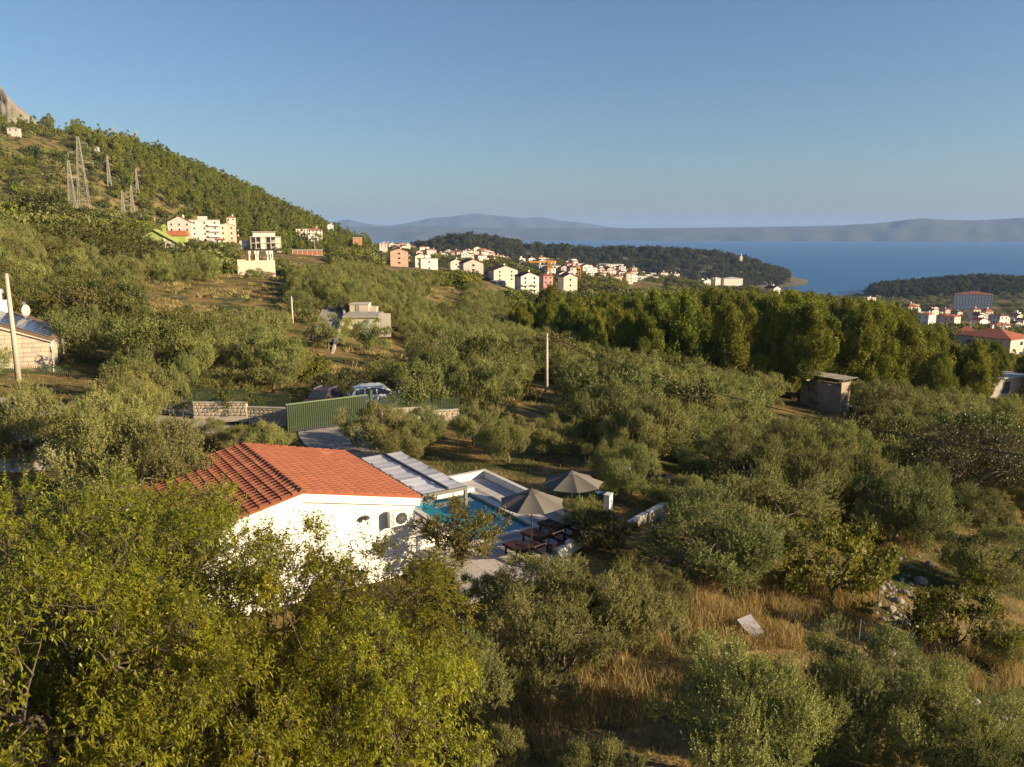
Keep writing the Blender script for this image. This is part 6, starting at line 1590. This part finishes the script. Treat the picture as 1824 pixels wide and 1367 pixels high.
# far masses (nobody could count them): instanced on points
def stuff_points(name, label, pts, sources, seed=1):
    """pts: rows of x, y, z, height, radius; one object with geometry nodes"""
    pts = np.array(pts, float); n = len(pts)
    me = bpy.data.meshes.new(name); me.vertices.add(n); me.vertices.foreach_set('co', pts[:, :3].astype(np.float32).ravel())
    rs = np.random.RandomState(seed)
    h0 = np.array([s[2] for s in sources]); r0 = np.array([s[3] for s in sources]); vi = rs.randint(0, len(sources), n)
    a = me.attributes.new('sc', 'FLOAT_VECTOR', 'POINT'); a.data.foreach_set('vector', np.c_[pts[:, 4] / r0[vi], pts[:, 4] / r0[vi], pts[:, 3] / h0[vi]].astype(np.float32).ravel())
    a = me.attributes.new('ro', 'FLOAT_VECTOR', 'POINT'); a.data.foreach_set('vector', np.c_[np.zeros(n), np.zeros(n), rs.rand(n) * 2 * PI].astype(np.float32).ravel())
    a = me.attributes.new('vi', 'INT', 'POINT'); a.data.foreach_set('value', vi.astype(np.int32))
    o = obj(name, me)
    ng = bpy.data.node_groups.new(name, 'GeometryNodeTree')
    ng.interface.new_socket('Geometry', in_out='INPUT', socket_type='NodeSocketGeometry'); ng.interface.new_socket('Geometry', in_out='OUTPUT', socket_type='NodeSocketGeometry')
    N = ng.nodes; L = ng.links
    gi = N.new('NodeGroupInput'); go = N.new('NodeGroupOutput'); ip = N.new('GeometryNodeInstanceOnPoints'); jn = N.new('GeometryNodeJoinGeometry')
    mp = N.new('GeometryNodeMeshToPoints')
    L.new(gi.outputs[0], mp.inputs[0]); L.new(mp.outputs[0], ip.inputs['Points'])
    srcs = []
    for k, s in enumerate(sources):
        so_ = bpy.data.objects.new(name + '_source', s[1]); srcs.append(so_)
    for so_ in reversed(srcs):
        oi = N.new('GeometryNodeObjectInfo'); oi.inputs['Object'].default_value = so_; oi.inputs['As Instance'].default_value = True
        L.new(oi.outputs['Geometry'], jn.inputs[0])
    L.new(jn.outputs[0], ip.inputs['Instance']); ip.inputs['Pick Instance'].default_value = True
    def att(nm, ty):
        q = N.new('GeometryNodeInputNamedAttribute'); q.data_type = ty; q.inputs['Name'].default_value = nm; return q.outputs['Attribute']
    L.new(att('sc', 'FLOAT_VECTOR'), ip.inputs['Scale']); L.new(att('vi', 'INT'), ip.inputs['Instance Index'])
    er = N.new('FunctionNodeEulerToRotation'); L.new(att('ro', 'FLOAT_VECTOR'), er.inputs[0]); L.new(er.outputs[0], ip.inputs['Rotation'])
    L.new(ip.outputs[0], go.inputs[0])
    md = o.modifiers.new('scatter', 'NODES'); md.node_group = ng
    return tag(o, label, None, kind='stuff')
if rest_olive: stuff_points('distant_olives', 'far olive grove covering the slope below the hillside houses', rest_olive, OL_B, 3)
if rest_pine: stuff_points('distant_pines', 'far pine wood between the grove and the bay', rest_pine, FPIN, 4)
# hillside scrub and ridge pines
hill = []; rpine = []
rs = np.random.RandomState(9)
m = 85000
ang = rs.uniform(-.72, .75, m); yy = 120 * np.exp(rs.rand(m) * math.log(1500 / 120)); xx = np.tan(ang) * yy
zz = ground(xx, yy)
pat = fbm(xx / 45.0, yy / 45.0, 4)
TOWN = [(690, 445, 1060, 505), (1060, 480, 1330, 512), (1690, 515, 1830, 640)]
for k in range(m):
    x, y, z = xx[k], yy[k], zz[k]
    if z < SEA_Z + 2: continue
    px, py = project(x, y, z)
    if not (-60 < px < 1890): continue
    if y < 255 and (px > 560 or y < 150): continue
    dens = min(1.0, (y / 900.0) ** 1.15 + .12)
    if px > 640 and y > 430: dens *= .55
    if rs.rand() > dens: continue
    if pat[k] < -.17 and rs.rand() < .9: continue
    on_ridge = (px < 660 and y > 520 and rs.rand() < np.interp(px, [0, 120, 300, 420, 640], [.10, .15, .5, .85, .9]))
    if on_ridge:
        H = 5 + 11 * rs.rand() ** 1.4; R = H * rs.uniform(.20, .36)
        if clear(x, y, z, H, R): rpine.append((x, y, z, H, R))
    else:
        H = 1.3 + 5 * rs.rand() ** 2; R = H * rs.uniform(.6, 1.05)
        if y > 600: H *= 1.2; R *= 1.3
        if clear(x, y, z, H, R): hill.append((x, y, z, H, R))
hill += SCRUB_PTS
stuff_points('hillside_scrub', 'olive and scrub cover over the far hillside', hill, FBUSH, 5)
stuff_points('ridge_pines', 'dark pine wood along the ridge of the hill', rpine, FPIN, 6)
# woods on the two headlands
def mesh_cover(me, n, seed, hlo, hhi, skip=None):
    rs = np.random.RandomState(seed)
    co = np.empty(len(me.vertices) * 3, np.float32); me.vertices.foreach_get('co', co); co = co.reshape(-1, 3)
    f = np.empty(len(me.polygons) * 4, np.int32); me.loops.foreach_get('vertex_index', f); f = f.reshape(-1, 4)
    q = co[f]; ar = np.linalg.norm(np.cross(q[:, 1] - q[:, 0], q[:, 3] - q[:, 0]), axis=1)
    w = ar * (q[:, :, 2].mean(1) > SEA_Z + 3); pick = rs.choice(len(f), n, p=w / w.sum())
    u = rs.rand(n, 1); v = rs.rand(n, 1); c = q[pick]
    p = (c[:, 0] * (1 - u) + c[:, 1] * u) * (1 - v) + (c[:, 3] * (1 - u) + c[:, 2] * u) * v
    H = rs.uniform(hlo, hhi, n)
    out = np.c_[p, H, H * rs.uniform(.42, .62, n)]
    return out if skip is None else out[~skip(p)]
def tipskip(p):
    return np.array([(lambda q: q[0] > 1405 and q[1] > 492 - (q[0] - 1405) * .1)(project(*r)) for r in p])
stuff_points('peninsula_wood', 'dark pine wood covering the long peninsula', mesh_cover(pen, 2600, 8, 10, 16, tipskip), WPIN, 7)
stuff_points('headland_wood', 'dark pine wood covering the headland beside the bay', mesh_cover(ose, 1900, 9, 9, 15), WPIN, 8)
# ------------------------------------------------------------------ dry grass, stones, fallen branches
STRAW = leafmat('dry_grass_blade', (.30, .235, .09), (.48, .39, .18), (1.2, 1.0, .5), .3, .7, .15)
GREENG = leafmat('green_grass_blade', (.06, .075, .016), (.13, .13, .03), (1.2, 1.1, .4), .3, .6, .2)
def blades(n, x, y, h, w, rs, lean=.45):
    z = ground(x, y)
    a = rs.rand(n) * 2 * PI; P = np.c_[x, y, z - .02]
    S = np.c_[np.cos(a), np.sin(a), np.zeros(n)] * (w / 2)[:, None]
    D = np.c_[rs.normal(size=n) * lean, rs.normal(size=n) * lean, np.ones(n)]; D = _nrm(D)
    mid = P + D * (h * .6)[:, None]; tip = mid + _nrm(D + np.c_[rs.normal(size=(n, 2)) * .5, -.15 * np.ones(n)]) * (h * .45)[:, None]
    V = np.stack([P - S, P + S, mid + S * .7, mid - S * .7, tip], 1).reshape(-1, 3)
    k = np.arange(n)[:, None] * 5
    T = np.concatenate([k + [[0, 1, 2]], k + [[0, 2, 3]], k + [[3, 2, 4]]], 1).reshape(-1, 3)
    return V, T, np.repeat(rs.rand(n), 5)
rs = np.random.RandomState(21)
def scatter(n, polys, soft=0.0):
    """ground positions under picture-surveyed patches"""
    out = []
    for poly, share in polys:
        c = [G(px, py) for px, py in poly]; pts = [(p.x, p.y) for p in c]
        xs = [p[0] for p in pts]; ys = [p[1] for p in pts]; m = int(n * share); got = 0
        while got < m:
            q = (rs.uniform(min(xs), max(xs)), rs.uniform(min(ys), max(ys)))
            if inside(q, pts): out.append(q); got += 1
    return np.array(out)
tall = scatter(26000, [([(1190, 1120), (1260, 1040), (1420, 1030), (1560, 1060), (1570, 1130), (1430, 1160), (1230, 1170)], .42), ([(850, 1170), (960, 1180), (1010, 1367), (820, 1367)], .11), ([(1040, 1190), (1180, 1130), (1240, 1210), (1150, 1300), (1010, 1300)], .10), ([(1560, 930), (1680, 930), (1690, 985), (1570, 1000)], .10), ([(1370, 880), (1480, 880), (1500, 930), (1380, 920)], .08), ([(1640, 1160), (1824, 1150), (1824, 1230), (1680, 1240)], .09)])
keep = fbm(tall[:, 0] / 1.3, tall[:, 1] / 1.3, 3) > -.10
tall = tall[keep]; n = len(tall)
V, T, lv = blades(n, tall[:, 0], tall[:, 1], rs.uniform(.25, .75, n), rs.uniform(.012, .026, n), rs, .28)
tag(obj('dry_grass', mesh_np('dry_grass', V, T, STRAW, attr=lv)), 'tall golden dry grass between the foreground olives', kind='stuff')
# short stubble everywhere on the near slope
m = 60000
yy = rs.uniform(13, 62, m); xx = rs.uniform(-.72, .72, m) * yy
lx = (xx - VO.x) * math.cos(VA) + (yy - VO.y) * math.sin(VA); ly = -(xx - VO.x) * math.sin(VA) + (yy - VO.y) * math.cos(VA)
ok = ~((lx > -9.2) & (lx < 8.2) & (ly > -3.8) & (ly < 8.6)) & (fbm(xx / 2.0, yy / 2.0, 3) > -.08) & ~((xx > -14.5) & (xx < -6.5) & (yy > 39) & (yy < 54))
xx, yy = xx[ok], yy[ok]; n = len(xx)
V, T, lv = blades(n, xx, yy, rs.uniform(.08, .30, n), rs.uniform(.015, .035, n), rs, .5)
tag(obj('short_grass', mesh_np('short_grass', V, T, [STRAW, GREENG], attr=lv, mi=np.repeat((fbm(xx / 5.0, yy / 5.0, 3) > 0.03).astype(int), 3))), 'short straw and green stubble under the olive trees', kind='stuff')
# loose limestone along the path and the terrace bank
RK = [mat('field_stone_a', (.30, .265, .215), (.21, .185, .15), 4, .95, .6, 14), mat('field_stone_b', (.25, .22, .18), (.17, .15, .12), 4, .95, .6, 14)]
def rock_mesh(seed, m):
    r = np.random.RandomState(seed); import bmesh
    bm = bmesh.new(); bmesh.ops.create_icosphere(bm, subdivisions=2, radius=.5)
    for v in bm.verts:
        k = 1 + .5 * fbm(np.array([v.co.x * 2 + seed]), np.array([v.co.y * 2 + v.co.z * 3]), 3)[0]
        v.co *= k; v.co.z *= .65
    me = bpy.data.meshes.new('rock'); bm.to_mesh(me); bm.free(); me.materials.append(m); return me
rlib = [rock_mesh(s, RK[s % 2]) for s in range(5)]
R5 = random.Random(3)
spots = [(1600, 1075, .5), (1612, 1060, .4), (1588, 1090, .45), (1640, 1040, .6), (1655, 1010, .5), (1690, 960, .9), (1670, 985, .5), (1620, 1120, .8), (1630, 1140, .6), (1600, 1150, .7), (1585, 1165, .5), (1545, 1140, .5), (1510, 935, .35), (1455, 890, .4), (1475, 896, .3), (1570, 1050, .35), (1660, 1100, .45), (1225, 1120, .3), (1180, 930, .5), (1170, 945, .4), (1195, 960, .45)]
for k, (px, py, s) in enumerate(spots):
    p = G(px, py)
    nm = 'by the stony path' if px > 1560 else 'in the dry grass' if px > 1210 else 'on the bank below the garden wall'
    o = obj('rock', rlib[k % 5], None, (p.x, p.y, p.z + s * .12), R5.uniform(0, 6)); o.scale = (s, s * R5.uniform(.7, 1), s)
    tag(o, ('large ' if s >= .6 else 'small ') + 'pale limestone rock ' + nm, 'rock', 'loose rocks ' + nm, 'thing')
# rubble strewn along the path: too small and many to count
gp_ = []; pathp = [(21.5, 45), (18.5, 37), (16.4, 32), (14.6, 28), (13.5, 24), (13.8, 20)]
for k in range(700):
    i = R5.randrange(5); t = R5.random(); a, b = pathp[i], pathp[i + 1]
    x = a[0] + (b[0] - a[0]) * t + R5.gauss(0, .75); y = a[1] + (b[1] - a[1]) * t + R5.gauss(0, .5); s_ = .05 + .24 * R5.random() ** 3
    gp_.append((x, y, gz(x, y) + s_ * .1, s_, s_))
stuff_points('rubble', 'small limestone rubble strewn along the stony path', gp_, [(None, r_, 1.0, 1.0) for r_ in rlib], 12)
# tufts of dry grass on the open ground farther off
def tuft(seed, m):
    r = np.random.RandomState(seed); n_ = 46
    xy = r.normal(size=(n_, 2)) * .28; a_ = r.rand(n_) * 2 * PI; h_ = r.uniform(.25, .75, n_)
    P = np.c_[xy, np.zeros(n_)]; S = np.c_[np.cos(a_), np.sin(a_), np.zeros(n_)] * .035; D = _nrm(np.c_[r.normal(size=(n_, 2)) * .45, np.ones(n_)])
    V = np.stack([P - S, P + S, P + D * h_[:, None]], 1).reshape(-1, 3)
    return (None, mesh_np('tuft', V, np.arange(n_ * 3).reshape(-1, 3), m, attr=np.repeat(r.rand(n_), 3)), .75, .6)
tl = [tuft(1, STRAW), tuft(2, STRAW), tuft(3, STRAW), tuft(4, GREENG)]
m = 14000
yy = 64 * np.exp(rs.rand(m) * math.log(280 / 64)); xx = rs.uniform(-.72, .72, m) * yy; zz = ground(xx, yy)
okk = (fbm(xx / 9.0, yy / 9.0, 3) > -.06) & ~((xx > -19) & (xx < -3) & (yy < 60)) & ~((xx > -29) & (xx < -20) & (yy > 88) & (yy < 150))
hh = rs.uniform(.35, .8, m)
stuff_points('grass_tufts', 'dry grass tufts on the open ground between the groves', np.c_[xx, yy, zz, hh, hh * 1.1][okk], tl, 14)
# fallen pale branch
p = G(1440, 880)
mb = MB(); mb.tube([(-1.6, .3, .35), (-.8, .1, .75), (0, 0, .55), (.9, -.2, .3), (1.9, -.1, .15)], [.03, .05, .06, .05, .03], 6); mb.tube([(-.2, 0, .58), (.4, .5, .85), (1.1, .6, .9)], [.04, .03, .015], 5)
tag(mb.build('fallen_branch', BARKL, None, (p.x, p.y, p.z), .2, smooth=True), 'bare pale curved branch lying left of the round olive', 'branch', None, 'thing')
# thin iron stakes by the path
for (px, py, h, lab) in ((1562, 1090, 1.6, 'thin grey stake beside the fig tree'), (1652, 985, 1.5, 'thin dark stake under the round olive'), (1528, 1150, .9, 'short pale stake below the dry grass')):
    p = G(px, py); mb = MB(); mb.tube([(0, 0, -.2), (.02, 0, h)], .025, 6); tag(mb.build('stake', GREYM, None, (p.x, p.y, p.z)), lab, 'stake', None, 'thing')
# ------------------------------------------------------------------ the air
HZ = bpy.data.materials.new('haze'); HZ.use_nodes = True
def _haze():
    N = HZ.node_tree.nodes; L = HZ.node_tree.links
    N.remove(N['Principled BSDF'])
    v = N.new('ShaderNodeVolumePrincipled')
    v.inputs['Color'].default_value = (0.36, 0.56, 1.0, 1)
    v.inputs['Density'].default_value = HAZE_DENSITY
    v.inputs['Anisotropy'].default_value = 0.0
    L.new(v.outputs[0], N['Material Output'].inputs['Volume'])
HAZE_DENSITY = 4.8e-5
HAZE_TOP = max(v.co.z for me_ in (far, near, rk) for v in me_.vertices); HAZE_TOP = max(HAZE_TOP, float(GZ.max())) + 25
_haze()
mb = MB(); mb.box(-14500, 26500, -3500, 30500, -240, HAZE_TOP)
tag(mb.build('haze', HZ), 'thin blue haze over the bay and the islands', None, kind='stuff')
